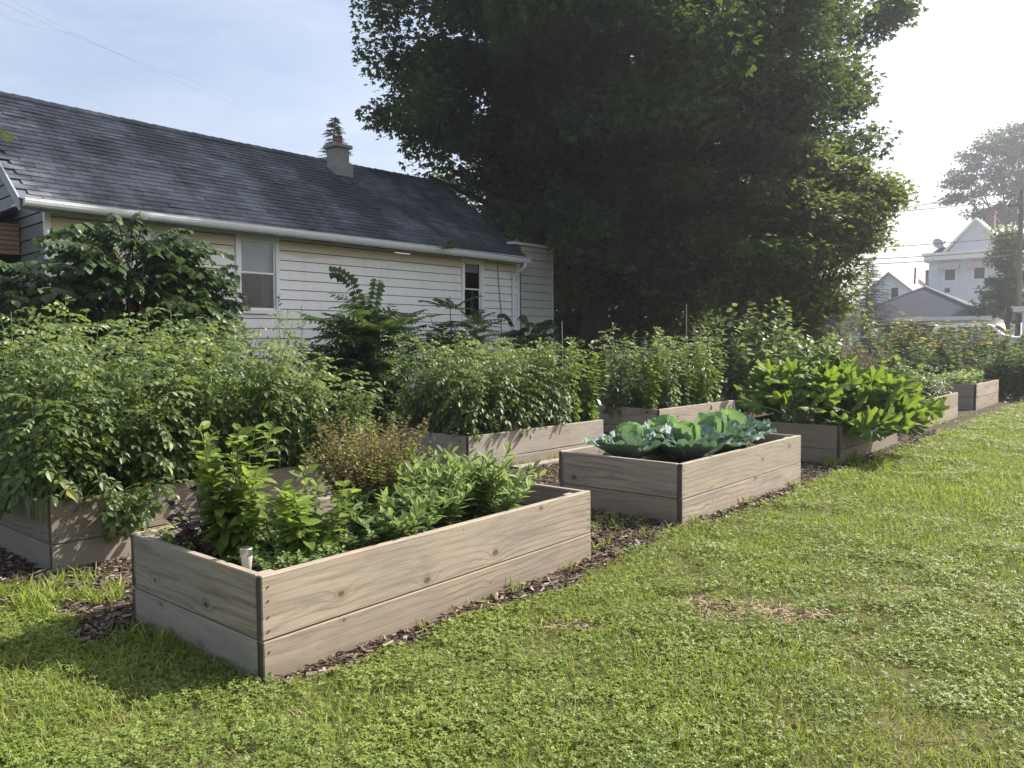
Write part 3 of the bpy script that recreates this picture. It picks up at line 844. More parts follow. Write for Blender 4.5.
def wood_fence():
    a, b = at(548, 326, 29), at(690, 326, 33)
    z0 = float(gh(0, 29)); L = math.hypot(b.x - a.x, b.y - a.y)
    g = empty('board_fence', (a.x, a.y, z0), math.atan2(b.y - a.y, b.x - a.x), 'grey board fence in the shade behind the big tree trunk', 'fence')
    rr = random.Random(2); t = a.z - z0
    mb = MB(); x = 0
    while x < L: mb.box(x, x + .148, -.02 - rr.uniform(0, .006), 0, .03, t + rr.uniform(-.03, .03)); x += .15
    mb.build('board_panel', m_fence, g)
    mb = MB(); mb.box(0, L, .001, .05, .4, .5); mb.box(0, L, .001, .05, t - .5, t - .4); mb.build('rail', m_fence, g)
    for k in range(int(L / 2.4) + 1): mb = MB(); mb.bbox(k * 2.4, k * 2.4 + .09, .055, .145, 0, t + .05); mb.build('post', m_fence, g)
wood_fence()
def rail_fence():
    a, b = at(818, 337, 44), at(884, 337, 41.5)
    z0 = .6; L = math.hypot(b.x - a.x, b.y - a.y)
    g = empty('rail_fence', (a.x, a.y, z0), math.atan2(b.y - a.y, b.x - a.x), 'low white rail fence in front of the brown shed', 'fence')
    t = a.z - z0
    mb = MB(); mb.bbox(0, L, -.02, .02, t - .08, t + .03); mb.bbox(0, L, -.019, .019, t - .55, t - .47); mb.build('rail', m_white, g)
    k = 0
    while k * 1.7 < L: mb = MB(); mb.bbox(k * 1.7, k * 1.7 + .1, -.05, .05, 0, t + .06); mb.build('post', m_white, g); k += 1
    for xa, xb in ((.3, .9), (2.3, 1.8)): MB().tube([(xa, -.03, t), (xb, -.03, t - .5)], .03, 5).build('brace', m_white, g)
rail_fence()
# ------------------------------------------------------------------ street things
def suv():
    p = at(985, 330, 41); z0 = float(gh(0, 41))
    g = empty('parked_car', (p.x, p.y, z0), math.atan2(-E2[1], -E2[0]), 'white sport utility vehicle parked behind the yellow flowering bushes', 'car')
    prof = [(-2.5, .42), (-2.52, .95), (-2.45, 1.05), (-2.25, 1.58), (-2.05, 1.66), (-1.0, 1.72), (.1, 1.70), (.45, 1.62), (1.05, 1.12), (1.2, 1.06), (2.2, .96), (2.48, .85), (2.52, .45), (2.35, .34), (-2.4, .34)]
    hw = [.95 if z < 1.1 else .95 - .27 * (z - 1.1) / .6 for x, z in prof]
    n = len(prof)
    V = [(x, -w, z) for (x, z), w in zip(prof, hw)] + [(x, w, z) for (x, z), w in zip(prof, hw)]
    mb = MB().add(V, [tuple(range(n)), tuple(range(2 * n - 1, n - 1, -1))] + [(i, (i + n), ((i + 1) % n) + n, (i + 1) % n) for i in range(n)])
    body = mb.build('body', m_carpaint, g)
    bv = body.modifiers.new('bevel', 'BEVEL'); bv.width = .05; bv.segments = 2; bv.limit_method = 'ANGLE'
    def yw(z): return .955 - .27 * max(0, z - 1.1) / .6
    def side(x0, x1, x2, x3, z0_, z1_):
        for s in (-1, 1):
            V = [(x0, s * (yw(z0_) + .004), z0_), (x1, s * (yw(z0_) + .004), z0_), (x2, s * (yw(z1_) + .004), z1_), (x3, s * (yw(z1_) + .004), z1_)]
            V += [(x, y - s * .02, z) for x, y, z in V]
            mb = MB().add(V, [(0, 1, 2, 3), (7, 6, 5, 4), (0, 4, 5, 1), (1, 5, 6, 2), (2, 6, 7, 3), (3, 7, 4, 0)]); mb.build('side_window', m_carglass, g)
    side(-2.15, -1.2, -1.2, -2.0, 1.13, 1.54); side(-1.1, -.2, -.2, -1.1, 1.13, 1.56); side(-.1, .85, .38, -.1, 1.13, 1.55)
    mb = MB().add([(1.03, -.82, 1.15), (1.03, .82, 1.15), (.5, .70, 1.60), (.5, -.70, 1.60), (1.0, -.82, 1.12), (1.0, .82, 1.12)], [(0, 1, 2, 3), (4, 5, 1, 0)]); mb.build('windscreen', m_carglass, g)
    for v in g.children:
        if v.name.startswith('windscreen'): v.location = (.03, 0, .02)
    for y in (-.55, .55):
        MB().tube([(-2.0, y, 1.68), (-1.9, y, 1.77), (.0, y, 1.77), (.2, y, 1.70)], .022, 6).build('roof_rail', m_trim_grey, g)
        mb = MB(); mb.bbox(2.38, 2.5, y - .22, y + .22, .68, .84, .03); mb.build('headlight', m_glass_plastic, g)
    mb = MB(); mb.bbox(-2.62, -2.2, -.6, .6, 1.66, 1.72, .02); mb.build('rear_spoiler', m_carpaint, g)
    for x in (-1.5, 1.55):
        for s in (-1, 1):
            mb = MB(); mb.lathe([(.2, -.1), (.33, -.1), (.36, -.06), (.36, .06), (.33, .1), (.2, .1)], 24)
            w = mb.build('tyre', m_tyre, g); w.location = (x, s * .88, .36); w.rotation_euler = (R(90), 0, 0)
            mb = MB(); mb.lathe([(.02, .07), (.2, .05), (.2, -.05), (.02, -.07)], 12); mb.build('rim', m_trim_grey, w)
    for y in (-1.13, .92): mb = MB(); mb.bbox(.75, .9, y, y + .21, 1.1, 1.24, .02); mb.build('mirror', m_carpaint, g)
suv()

def skin_obj(name, joints, edges, mat, parent, sub=2):
    me = bpy.data.meshes.new(name)
    me.from_pydata([j[0] for j in joints], edges, [])
    o = bpy.data.objects.new(name, me); COL.objects.link(o); o.parent = parent
    o.modifiers.new('Skin', 'SKIN')
    if not me.skin_vertices: me.attributes.new  # layer made below when missing
    lay = me.skin_vertices[0] if me.skin_vertices else me.skin_vertices.new(name='Skin')
    for i, j in enumerate(joints):
        lay.data[i].radius = (j[1], j[2] if len(j) > 2 else j[1])
    lay.data[0].use_root = True
    s = o.modifiers.new('Subsurf', 'SUBSURF'); s.levels = sub; s.render_levels = sub
    me.materials.append(mat)
    return o
def person():
    p = at(873, 330, 40); z0 = float(gh(0, 40))
    g = empty('person', (p.x, p.y, z0), R(200), 'person in a white shirt and light cap standing before the garage', 'person')
    J = [((0, 0, .95), .13, .10), ((0, 0, 1.18), .13, .09), ((0, 0, 1.40), .15, .09), ((0, 0, 1.50), .055), ((0, .01, 1.56), .055), ((0, .02, 1.64), .085, .1), ((0, .015, 1.71), .075, .085),
         ((.17, 0, 1.41), .05), ((.24, .02, 1.15), .04), ((.22, .12, .92), .03), ((.22, .15, .84), .035, .02),
         ((-.17, 0, 1.41), .05), ((-.24, .02, 1.15), .04), ((-.22, .12, .92), .03), ((-.22, .15, .84), .035, .02),
         ((.09, 0, .86), .09), ((.10, .02, .48), .058), ((.10, -.01, .09), .042), ((.10, .12, .04), .035),
         ((-.09, 0, .86), .09), ((-.10, .02, .48), .058), ((-.10, -.01, .09), .042), ((-.10, .12, .04), .035)]
    Ed = [(0, 1), (1, 2), (2, 3), (3, 4), (4, 5), (5, 6), (2, 7), (7, 8), (8, 9), (9, 10), (2, 11), (11, 12), (12, 13), (13, 14), (0, 15), (15, 16), (16, 17), (17, 18), (0, 19), (19, 20), (20, 21), (21, 22)]
    skin_obj('body', J, Ed, m_skin, g)
    S = [((0, 0, .92), .165, .13), ((0, 0, 1.18), .155, .115), ((0, 0, 1.41), .165, .11), ((.19, 0, 1.42), .075), ((.25, .02, 1.2), .062), ((-.19, 0, 1.42), .075), ((-.25, .02, 1.2), .062)]
    skin_obj('shirt', S, [(0, 1), (1, 2), (2, 3), (3, 4), (2, 5), (5, 6)], m_cloth_w, g)
    T = [((0, 0, .93), .15, .115), ((.09, 0, .84), .105), ((.10, .02, .48), .078), ((.10, -.01, .11), .07), ((-.09, 0, .84), .105), ((-.10, .02, .48), .078), ((-.10, -.01, .11), .07)]
    skin_obj('trousers', T, [(0, 1), (1, 2), (2, 3), (0, 4), (4, 5), (5, 6)], m_cloth_d, g)
    mb = MB(); mb.lathe([(.118, 1.68), (.12, 1.73), (.10, 1.79), (.05, 1.825), (.005, 1.83)], 16, (0, .015, 0))
    V = [(.11 * math.cos(t), .05 + .11 * math.sin(t) + .1 * math.sin(t), 1.69) for t in np.linspace(0, math.pi, 9)]
    V += [(x, y, z + .012) for x, y, z in V]
    mb.add(V, [tuple(range(9))[::-1], tuple(range(9, 18))] + [(i, i + 1, i + 10, i + 9) for i in range(8)]); mb.build('cap', m_cloth_w, g)
person()

def pole():
    p = at(1018, 320, 47); z0 = .6; top = at(1018, 190, 47).z
    g = empty('utility_pole', (p.x, p.y, z0), 0, 'dark wooden utility pole at the right edge among the trees', 'utility pole')
    mb = MB(); mb.tube([(0, 0, -.2), (0, 0, (top - z0) * .5), (.02, 0, top - z0)], [.16, .14, .11], 10); mb.build('post', m_pole, g)
    mb = MB(); mb.bbox(-.9, .9, -.18, -.115, top - z0 - 1.0, top - z0 - .88, .01); mb.build('crossarm', m_pole, g)
    for x in (-.8, -.35, .35, .8): mb = MB(); mb.lathe([(.04, 0), (.05, .05), (.03, .09), (.04, .14), (.02, .16)], 10, (x, -.15, top - z0 - .88)); mb.build('insulator', m_steel_dark, g)
pole()
WL_ = [('topmost overhead wire running toward the right tree', 870, 210, 1018, 191), ('second overhead wire just under the topmost', 860, 213, 1018, 200), ('middle overhead wire passing the satellite dish', 800, 251, 1018, 237),
       ('overhead wire crossing the tall white house cornice', 800, 261, 1018, 250), ('lowest overhead wire above the house window awnings', 800, 266, 1018, 255)]
for lab, u0, v0, u1, v1 in WL_:
    sl = (v1 - v0) / (u1 - u0)
    a, b = at(560, v0 + sl * (560 - u0) - 6, 46), at(1018, v1, 46.9)
    P = []
    for k in range(25):
        t = k / 24; q = a.lerp(b, t); P.append((q.x, q.y, q.z - 4 * .25 * t * (1 - t)))
    tag(MB().tube(P, .022, 5).build('overhead_wire', m_wire), lab, 'wire', 'overhead wires along the back street')
for lab, (u0, v0, u1, v1) in (('thin wire highest in the sky above the roof ridge', (20, 0, 57, 18)), ('thin wire second from the right in the upper left sky', (5, 0, 38, 14)), ('thin wire lowest in the upper left corner of the sky', (0, 9, 12, 13))):
    a, b = at(u0 - 3 * (u1 - u0), v0 - 3 * (v1 - v0), 30), at(u1 + 5 * (u1 - u0), v1 + 5 * (v1 - v0), 46)
    P = [tuple(a.lerp(b, k / 12) - Vector((0, 0, .3 * math.sin(math.pi * k / 12)))) for k in range(13)]
    tag(MB().tube(P, .0032, 4).build('overhead_wire', m_wire), lab, 'wire', 'thin wires in the upper left sky')

# ------------------------------------------------------------------ trees
def bez(a, b, c, n=8):
    a, b, c = map(lambda q: np.asarray(q, float), (a, b, c)); t = np.linspace(0, 1, n)[:, None]
    return (1 - t) ** 2 * a + 2 * t * (1 - t) * b + t * t * c

def tree(name, label, cat, base, lobes, leaves, size, mat, sig=.5, lw=.5, trunk_r=.4, fork=.35, T=T_MAPLE, clump=.7, per=170, group=None, seed=1, bark=None, limbs=26, flat=.6, tips=(), lean=(0, 0)):
    g = np.random.default_rng(seed)
    base = np.asarray(base, float)
    root = empty(name, tuple(base), 0, label, cat, group)
    lobes = [(np.asarray(c, float) - base, r, f) for c, r, f in lobes]
    wts = np.array([r ** 2.3 for _, r, _ in lobes]); wts /= wts.sum()
    nc = max(6, leaves // per)
    li = g.choice(len(lobes), nc, p=wts)
    C = []
    for i in li:
        c, r, f = lobes[i]
        d = unit(g.normal(size=3)); rr = r * (g.uniform(.25, 1.0) ** .45)
        C.append(c + d * rr * np.array([1, 1, f]))
    C = np.array(C)
    cs = clump * g.uniform(.6, 1.35, nc)
    pos, out = [], []
    for c, s in zip(C, cs):
        m = int(per * g.uniform(.6, 1.4))
        d = np.clip(g.normal(size=(m, 3)), -1.7, 1.7) * sig; d[:, 2] *= flat
        pos.append(c + d * s); out.append(d)
    pos = np.concatenate(pos); out = np.concatenate(out); m = len(pos)
    keep = pos[:, 2] > .3
    pos, out = pos[keep], out[keep]; m = len(pos)
    az = g.uniform(0, 2 * np.pi, m)
    dr = np.stack([np.cos(az), np.sin(az), g.uniform(-.9, .25, m)], 1) + unit(out) * .6
    up = np.stack([g.normal(0, .45, m), g.normal(0, .45, m), np.ones(m)], 1)
    mb = MB().inst(T, pos, frames(dr, up), size * g.uniform(.65, 1.25, m))
    mb.build('crown', mat, root)
    # trunk and limbs
    top = np.mean([c for c, r, f in lobes], axis=0)
    fz = top[2] * fork
    tp = np.array([top[0] * fork * .6 + lean[0], top[1] * fork * .6 + lean[1], fz])
    mb = MB()
    P = bez((0, 0, -.1), (lean[0] * .4, lean[1] * .4, fz * .5), tp, 9)
    rads = np.linspace(trunk_r, trunk_r * .72, 9); rads[0] *= 1.45; rads[1] *= 1.1
    mb.tube(P, rads, 12, False)
    tr = mb.build('trunk', bark or m_bark, root, smooth=True)
    sel = list(g.choice(nc, min(limbs, nc), replace=False))
    mb = MB()
    main = [np.asarray(c) * .75 + tp * .25 for c, r, f in lobes]
    for c in main:
        q = bez(tp - (0, 0, .3), tp + (np.asarray(c) - tp) * .35 + (0, 0, .8), c, 9)
        mb.tube(q, np.linspace(trunk_r * lw, trunk_r * .14, 9), 8, False)
    for i in sel:
        c = C[i]; k = int(np.argmin([np.linalg.norm(c - q) for q in main])); a = main[k] * .8 + tp * .2
        mb.tube(bez(a, (a + c) / 2 + (0, 0, .3), c, 6), np.linspace(trunk_r * .16, .015, 6), 5, False)
    mb.build('limbs', bark or m_bark, tr, smooth=True)
    return root
def lob(*rows): return [(tuple(at(u, v, Y)), r, f) for u, v, Y, r, f in rows]
b = at(590, 360, 21.5)
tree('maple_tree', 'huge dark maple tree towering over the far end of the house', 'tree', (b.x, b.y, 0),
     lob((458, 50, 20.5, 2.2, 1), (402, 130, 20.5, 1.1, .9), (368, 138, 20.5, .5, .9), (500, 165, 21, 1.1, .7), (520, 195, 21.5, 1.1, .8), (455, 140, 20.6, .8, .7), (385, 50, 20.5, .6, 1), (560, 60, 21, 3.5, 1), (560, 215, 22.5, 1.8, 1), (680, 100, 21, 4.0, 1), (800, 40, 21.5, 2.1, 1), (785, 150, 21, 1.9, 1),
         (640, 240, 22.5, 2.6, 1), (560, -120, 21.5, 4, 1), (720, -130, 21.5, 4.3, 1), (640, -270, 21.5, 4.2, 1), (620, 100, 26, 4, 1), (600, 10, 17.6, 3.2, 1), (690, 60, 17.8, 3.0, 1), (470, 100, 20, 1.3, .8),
         (852, 100, 21.5, .7, 1), (866, 20, 21.5, .9, 1), (898, 185, 20.5, .25, .7), (862, 160, 20.5, .6, .8), (885, 60, 21, .4, .8), (700, 200, 20, 2.4, 1), (600, 290, 23.5, 1.7, 1), (690, 270, 23.5, 1.7, .9), (600, 215, 19.6, 2.0, .8), (700, 265, 20.3, 1.6, .8), (650, 170, 18.6, 2.4, 1), (570, 175, 20.5, 1.8, .9), (760, 200, 19.6, 2.0, 1), (650, 305, 22.5, 1.3, .8), (590, 150, 24, 3, 1), (500, 90, 19, 2.2, 1), (470, 20, 19.5, 2.2, 1), (760, 60, 19, 2.6, 1), (815, 110, 20.5, 1.3, 1), (825, -40, 21, 2.3, 1), (438, 85, 20.5, 1.2, 1), (600, 265, 20.5, 1.3, .7), (565, 250, 22.5, 1.3, .8), (790, -440, 17.5, 2.5, 1), (675, -330, 17, 1.9, 1)),  # last two lobes, above the view, are added to shade the roof
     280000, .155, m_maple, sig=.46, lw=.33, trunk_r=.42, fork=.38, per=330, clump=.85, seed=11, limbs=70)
b = at(800, 360, 18.0)
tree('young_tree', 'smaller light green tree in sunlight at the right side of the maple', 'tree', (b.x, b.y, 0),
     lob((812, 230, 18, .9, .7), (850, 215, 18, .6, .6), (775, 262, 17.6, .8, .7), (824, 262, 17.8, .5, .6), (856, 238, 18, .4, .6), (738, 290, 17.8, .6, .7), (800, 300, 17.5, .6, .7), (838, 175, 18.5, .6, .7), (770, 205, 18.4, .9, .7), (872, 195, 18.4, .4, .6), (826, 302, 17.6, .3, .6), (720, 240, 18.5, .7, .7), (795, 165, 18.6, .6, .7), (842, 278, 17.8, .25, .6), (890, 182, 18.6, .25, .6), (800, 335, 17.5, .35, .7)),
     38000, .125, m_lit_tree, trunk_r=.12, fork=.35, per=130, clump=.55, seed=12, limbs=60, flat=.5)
for k, (u, Y, r, lab) in enumerate(((566, 26, .2, 'slim dark trunk in the shade left of the maple trunk'), (655, 25, .10, 'thin leaning sapling in the shade right of the maple trunk'), (672, 26, .12, 'thin straight sapling before the dark shed'), (697, 24.5, .15, 'slender shaded tree before the left end of the dark shed'))):
    b = at(u, 360, Y)
    tree('shaded_sapling', lab, 'tree', (b.x, b.y, float(gh(0, Y))), [((b.x, b.y, 5.2), 1.5, .8), ((b.x + .6, b.y, 3.9), 1.0, .8), ((b.x - .5, b.y + .5, 6.2), 1.4, .8)], 5000, .17, m_maple, trunk_r=r, fork=.55, per=100, clump=.6, seed=20 + k, limbs=14, group='saplings in the shade behind the maple')
for k, (u, v, Y, r, n, lab) in enumerate(((560, 220, 36, 4.6, 26000, 'dark background tree seen through the gap beneath the maple'), (700, 225, 38, 4.6, 26000, 'dark background tree behind the brown shed roof'), (445, 196, 33, 1.1, 1500, 'pale green tree top peeking over the roof ridge'))):
    c = at(u, v, Y)
    tree('background_tree', lab, 'tree', (c.x, c.y, float(gh(0, Y))), [(tuple(c), r, .8), ((c.x + r * .6, c.y, c.z - 1.5), r * .7, .7), ((c.x - r * .7, c.y, c.z - 1), r * .7, .7)] + ([((c.x + q, c.y - 1, 2.6), 2.2, .9) for q in (-3.5, -.5, 2.5, 5)] if k < 2 else []), n, .26, (m_far_leaf if k == 2 else m_maple), trunk_r=.25, per=120, clump=1.0, seed=30 + k, limbs=16)
b = at(1008, 350, 86)
tree('locust_tree', 'tall feathery tree with an open crown behind the tall white house', 'tree', (b.x, b.y, .6),
     lob((1000, 150, 86, 3.69, .45), (1030, 140, 86, 4.26, .5), (975, 172, 86, 2.84, .4), (1005, 185, 86, 3.27, .4), (965, 200, 86, 1.99, .35), (985, 215, 86, 2.56, .35), (1040, 200, 86, 4.26, .5), (1060, 160, 86, 4.26, .5), (958, 182, 86, 1.70, .35), (1015, 215, 86, 2.84, .4)),
     26000, .36, m_far_leaf, trunk_r=.35, fork=.55, T=T_NARROW if False else T_OVAL3, per=90, clump=1.25, seed=41, limbs=50, flat=.3)
b = at(1008, 350, 49)
tree('leafy_tree', 'round leafy green tree hiding the right part of the tall white house', 'tree', (b.x, b.y, .6),
     lob((1010, 278, 49, 1.2, 1), (996, 300, 49, .9, .9), (1018, 255, 49, 1.5, 1), (1006, 238, 49, .6, 1), (1020, 300, 49, 1.5, 1), (988, 308, 48.5, .6, .8), (1010, 230, 49, .4, 1)),
     9000, .22, m_lit_tree, trunk_r=.16, per=90, clump=.55, seed=42, limbs=24)

def conifer(label, u, vt, Y, h, r, n, seed):
    g = np.random.default_rng(seed); t = at(u, vt, Y); z0 = float(gh(0, Y)); H = t.z - z0
    root = empty('conifer_tree', (t.x, t.y, z0), 0, label, 'tree')
    MB().tube([(0, 0, 0), (0, 0, H * .6), (0, 0, H)], [.18, .1, .02], 8).build('trunk', m_bark, root)
    mb = MB(); z = H - .05; P, D, S = [], [], []
    while z > H - h:
        f = (H - z) / h; L = r * (.08 + f ** .85)
        for k in range(7):
            a = g.uniform(0, 6.28); l = L * g.uniform(.7, 1.15)
            d = np.array([math.cos(a), math.sin(a), -.12 + .25 * (1 - f)])
            for q in np.arange(.1, 1.01, .07 / max(L, .25)):
                for s in (-1, 1):
                    P.append(d * l * q + (0, 0, z - .15 * l * q * q)); D.append(d + np.array([-d[1], d[0], -.2]) * s * .9 + g.normal(0, .2, 3)); S.append(g.uniform(.10, .2) * (1.2 - .5 * q))
        z -= .12 + .12 * f
    P, D, S = map(np.array, (P, D, S))
    mb.inst(T_NARROW, P, frames(D, np.array([0, 0, 1.0]) + g.normal(0, .3, (len(P), 3))), S * 1.5); mb.build('crown', m_conifer, root)
conifer('dark spruce tip rising behind the chimney', 334, 118, 34, 3.2, 1.1, 0, 51)
conifer('spruce tree beside the small white gable house', 868, 258, 52, 5, 2.4, 0, 52)

def overhang():
    root = empty('overhanging_branch', tuple(at(-60, 120, 5)), 0, 'leafy branch tip reaching into view over the left end of the roof', 'branch')
    o = np.array(at(-60, 120, 5)); e = np.array(at(12, 136, 5)) - o
    P = bez((0, 0, 0), e * .5 + (0, 0, .12), e, 10); MB().tube(P, np.linspace(.012, .003, 10), 5).build('twig', m_brownstem, root)
    g = np.random.default_rng(3); i = g.integers(2, 10, 26); az = g.uniform(0, 6.28, 26)
    D = np.stack([np.cos(az), np.sin(az), g.uniform(-1, 0, 26)], 1)
    MB().inst(T_BROAD, P[i] + D * .02, frames(D, np.array([0, 0, 1.0]) + g.normal(0, .5, (26, 3))), g.uniform(.06, .1, 26)).build('leaves', m_shrub, root)
overhang()
# ------------------------------------------------------------------ raised beds
BL, BW, BT, BH = 2.44, 1.21, .04, .278
BEDS = {}
def bed(key, x, y, yaw, zt, label, mat=None, gz=0.0, soil=.13):
    a = R(90 - yaw); mat = mat or m_wood
    root = empty('raised_bed', (x, y, gz), a, label, 'raised bed', 'wooden raised beds along the lawn')
    zt -= gz
    BEDS[key] = (x, y, R(yaw), zt + gz - soil)
    rr = random.Random(hash(key) % 1000 if False else sum(map(ord, key)))
    for row in range(2):
        z1 = zt - row * (BH + .005); z0 = z1 - BH
        for y0 in (0, BW - BT):
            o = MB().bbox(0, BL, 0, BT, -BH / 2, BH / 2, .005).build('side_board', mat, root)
            o.location = (rr.uniform(-.003, .003), y0 + rr.uniform(-.003, .002), (z0 + z1) / 2); o.rotation_euler = (rr.uniform(-.006, .006), rr.uniform(-.002, .002), 0)
        for x0 in (0, BL - BT):
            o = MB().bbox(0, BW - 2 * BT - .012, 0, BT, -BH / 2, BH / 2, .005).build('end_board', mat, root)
            o.rotation_euler = (0, 0, R(90)); o.location = (x0 + BT, BT + .006, (z0 + z1) / 2 - .002)
    for px in (BT + .003, BL - BT - .093):
        for py in (BT + .009, BW - BT - .099):
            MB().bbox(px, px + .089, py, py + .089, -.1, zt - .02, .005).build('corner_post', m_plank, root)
    # nail heads on the outer faces
    nb = MB()
    for xx in (.03, BL - .03):
        for zz in (.05, .11, .18, .24, .33, .42):
            nb.lathe([(.0045, -.001), (.0045, .001)], 8)
            nb.v[-1] = np.stack([nb.v[-1][:, 0] + xx, nb.v[-1][:, 2] - .0045, nb.v[-1][:, 1] + zt - zz], 1)
    nb.build('nail_heads', m_steel_dark, root)
    g = np.random.default_rng(sum(map(ord, key)))
    nx, ny = 34, 17
    X, Y = np.meshgrid(np.linspace(BT, BL - BT, nx), np.linspace(BT, BW - BT, ny))
    Z = zt - soil + g.normal(0, .012, X.shape)
    V = np.stack([X, Y, Z], -1).reshape(-1, 3)
    mb = MB().add(V, [(j * nx + i, j * nx + i + 1, (j + 1) * nx + i + 1, (j + 1) * nx + i) for j in range(ny - 1) for i in range(nx - 1)])
    mb.box(BT + .002, BL - BT - .002, BT + .002, BW - BT - .002, -.05, zt - soil - .05)
    mb.build('soil', m_soil, root)
    return root
bed('A', -1.056, 3.228, 40.0, .459, 'nearest raised bed planted with basil and mixed herbs', soil=.14)
bed('B', 1.319, 6.037, 41.1, .484, 'raised bed of blue green cabbages beside the lawn', soil=.10)
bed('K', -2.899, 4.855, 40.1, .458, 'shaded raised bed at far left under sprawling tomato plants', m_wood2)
bed('T', -.477, 8.485, 43.5, .418, 'middle raised bed holding tomatoes and peppers, behind the herb bed')
bed('H', 2.217, 11.729, 42.7, .427, 'raised bed of staked tomatoes behind the cabbage bed')
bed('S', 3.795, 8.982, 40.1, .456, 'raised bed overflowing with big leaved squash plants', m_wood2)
bed('D', 6.78, 12.73, 40.0, .47, 'raised bed just beyond the squash with mixed leafy vegetables')
bed('E', 9.52, 16.0, 41.0, .54, 'farthest raised bed beside the lawn with low pale greens')
def inb(key, a, b, z=0.0):
    x, y, yw, zs = BEDS[key]
    s, c = math.sin(yw), math.cos(yw)
    return np.array([x + a * s - b * c, y + a * c + b * s, zs + z])

# ------------------------------------------------------------------ plants
UP = np.array([0, 0, 1.0])
def bush(name, label, cat, loc, group=None, stems=4, h=1.0, spread=.3, T=T_TOMATO, L=(.16, .26), per=24, mat=None, smat=None, start=.12, elev=(.55, -.45), seed=1, sr=.006, curl=.06, jit=.35, flowers=None, fname='flowers', parts=('stems', 'leaves'), upn=.3, drift=(0, 0), lit_young=None):
    g = np.random.default_rng(seed)
    root = empty(name, tuple(loc), 0, label, cat, group)
    sm = MB(); P, D, N, S = [], [], [], []; tops = []
    for k in range(stems):
        a = g.uniform(0, 6.283); sp = spread * math.sqrt(g.uniform(.02, 1)); hh = h * g.uniform(.62, 1.08)
        b0 = np.array([math.cos(a), math.sin(a), 0]) * sp * .25
        t = np.linspace(0, 1, 9)[:, None]
        pts = b0 + np.array([math.cos(a), math.sin(a), 0]) * sp * .9 * t ** 1.4 + UP * hh * t + np.array([drift[0], drift[1], 0]) * t ** 1.5
        pts += np.cumsum(g.normal(0, curl * h / 9, (9, 3)), 0) * np.array([1, 1, .3])
        sm.tube(pts, np.linspace(sr, sr * .4, 9), 5, False)
        tops.append(pts[-1])
        ph = g.uniform(0, 6.283)
        for q in range(per):
            tt = start + (1 - start) * (q + g.uniform(0, .8)) / per
            i = min(int(tt * 8), 7); f = tt * 8 - i
            p = pts[i] * (1 - f) + pts[i + 1] * f
            az = ph + 2.4 * q + g.normal(0, .4)
            el = elev[1] + (elev[0] - elev[1]) * tt ** 1.5 + g.normal(0, .18)
            d = np.array([math.cos(az) * math.cos(el), math.sin(az) * math.cos(el), math.sin(el)])
            P.append(p); D.append(d); N.append(UP + g.normal(0, upn, 3) + np.array([math.cos(az), math.sin(az), 0]) * .2)
            S.append((L[0] + (L[1] - L[0]) * g.uniform(0, 1)) * (1 - jit * tt ** 2 * .8))
    sm.build(parts[0], smat or m_twig, root, smooth=True)
    P, D, N, S = map(np.array, (P, D, N, S)); yk = np.zeros(len(P), bool)
    if lit_young is not None:
        yk = P[:, 2] > np.quantile(P[:, 2], .82) + g.normal(0, .05, len(P))
        MB().inst(T, P[yk], frames(D[yk], N[yk]), S[yk]).build('lit_young_leaves', lit_young, root)  # topmost leaves get the paler colour that imitates sunlit tips
    MB().inst(T, P[~yk], frames(D[~yk], N[~yk]), S[~yk]).build(parts[1], mat, root)
    if flowers:
        fm, n, fs = flowers; Q = []
        for k in range(n):
            t = tops[int(g.integers(len(tops)))]; Q.append(t + g.normal(0, .07, 3) + UP * .03)
        for q in Q:
            fb = MB(); az = np.arange(8) * 6.283 / 8; D2 = np.stack([np.cos(az), np.sin(az), np.full(8, .25)], 1)
            fb.inst(T_SMALL, np.tile(q, (8, 1)), frames(D2, np.tile(UP + g.normal(0, .4, 3), (8, 1))), np.full(8, fs)); fb.build('flower', fm, root)
    return root

g_ = np.random.default_rng(99)
# tomatoes in the left bed, crowded together
s = 100
for i in range(7):
    for j in range(3):
        a, b_ = -.02 + i * .365 + random.uniform(-.05, .05), .16 + j * .42 + random.uniform(-.05, .05)
        p = inb('K', a, b_)
        hh = (1.08, 1.24, 1.30)[j] + .06 * math.sin(i * 1.9) - (.10 if i >= 6 else 0)
        bush('tomato_plant', 'sprawling tomato plant crowded among the others in the far left bed', 'tomato plant', p, 'tomato plants in the far left bed', 7, hh * g_.uniform(.9, 1.1), .36, per=32, L=(.13, .225), lit_young=m_lit_young, mat=m_tomato, seed=s, elev=(.45, -.5), start=.34 if j == 0 else .15, drift=(0, 0) if j else (.10, -.20)); s += 1
p = inb('K', .42, .03, .02)
bush('tomato_plant', 'drooping tomato shoot hanging over the front board of the far left bed', 'tomato plant', p, 'tomato plants in the far left bed', 5, .30, .28, per=16, L=(.13, .2), mat=m_tomato, seed=s, elev=(.2, -.9), drift=(.16, -.20)); s += 1
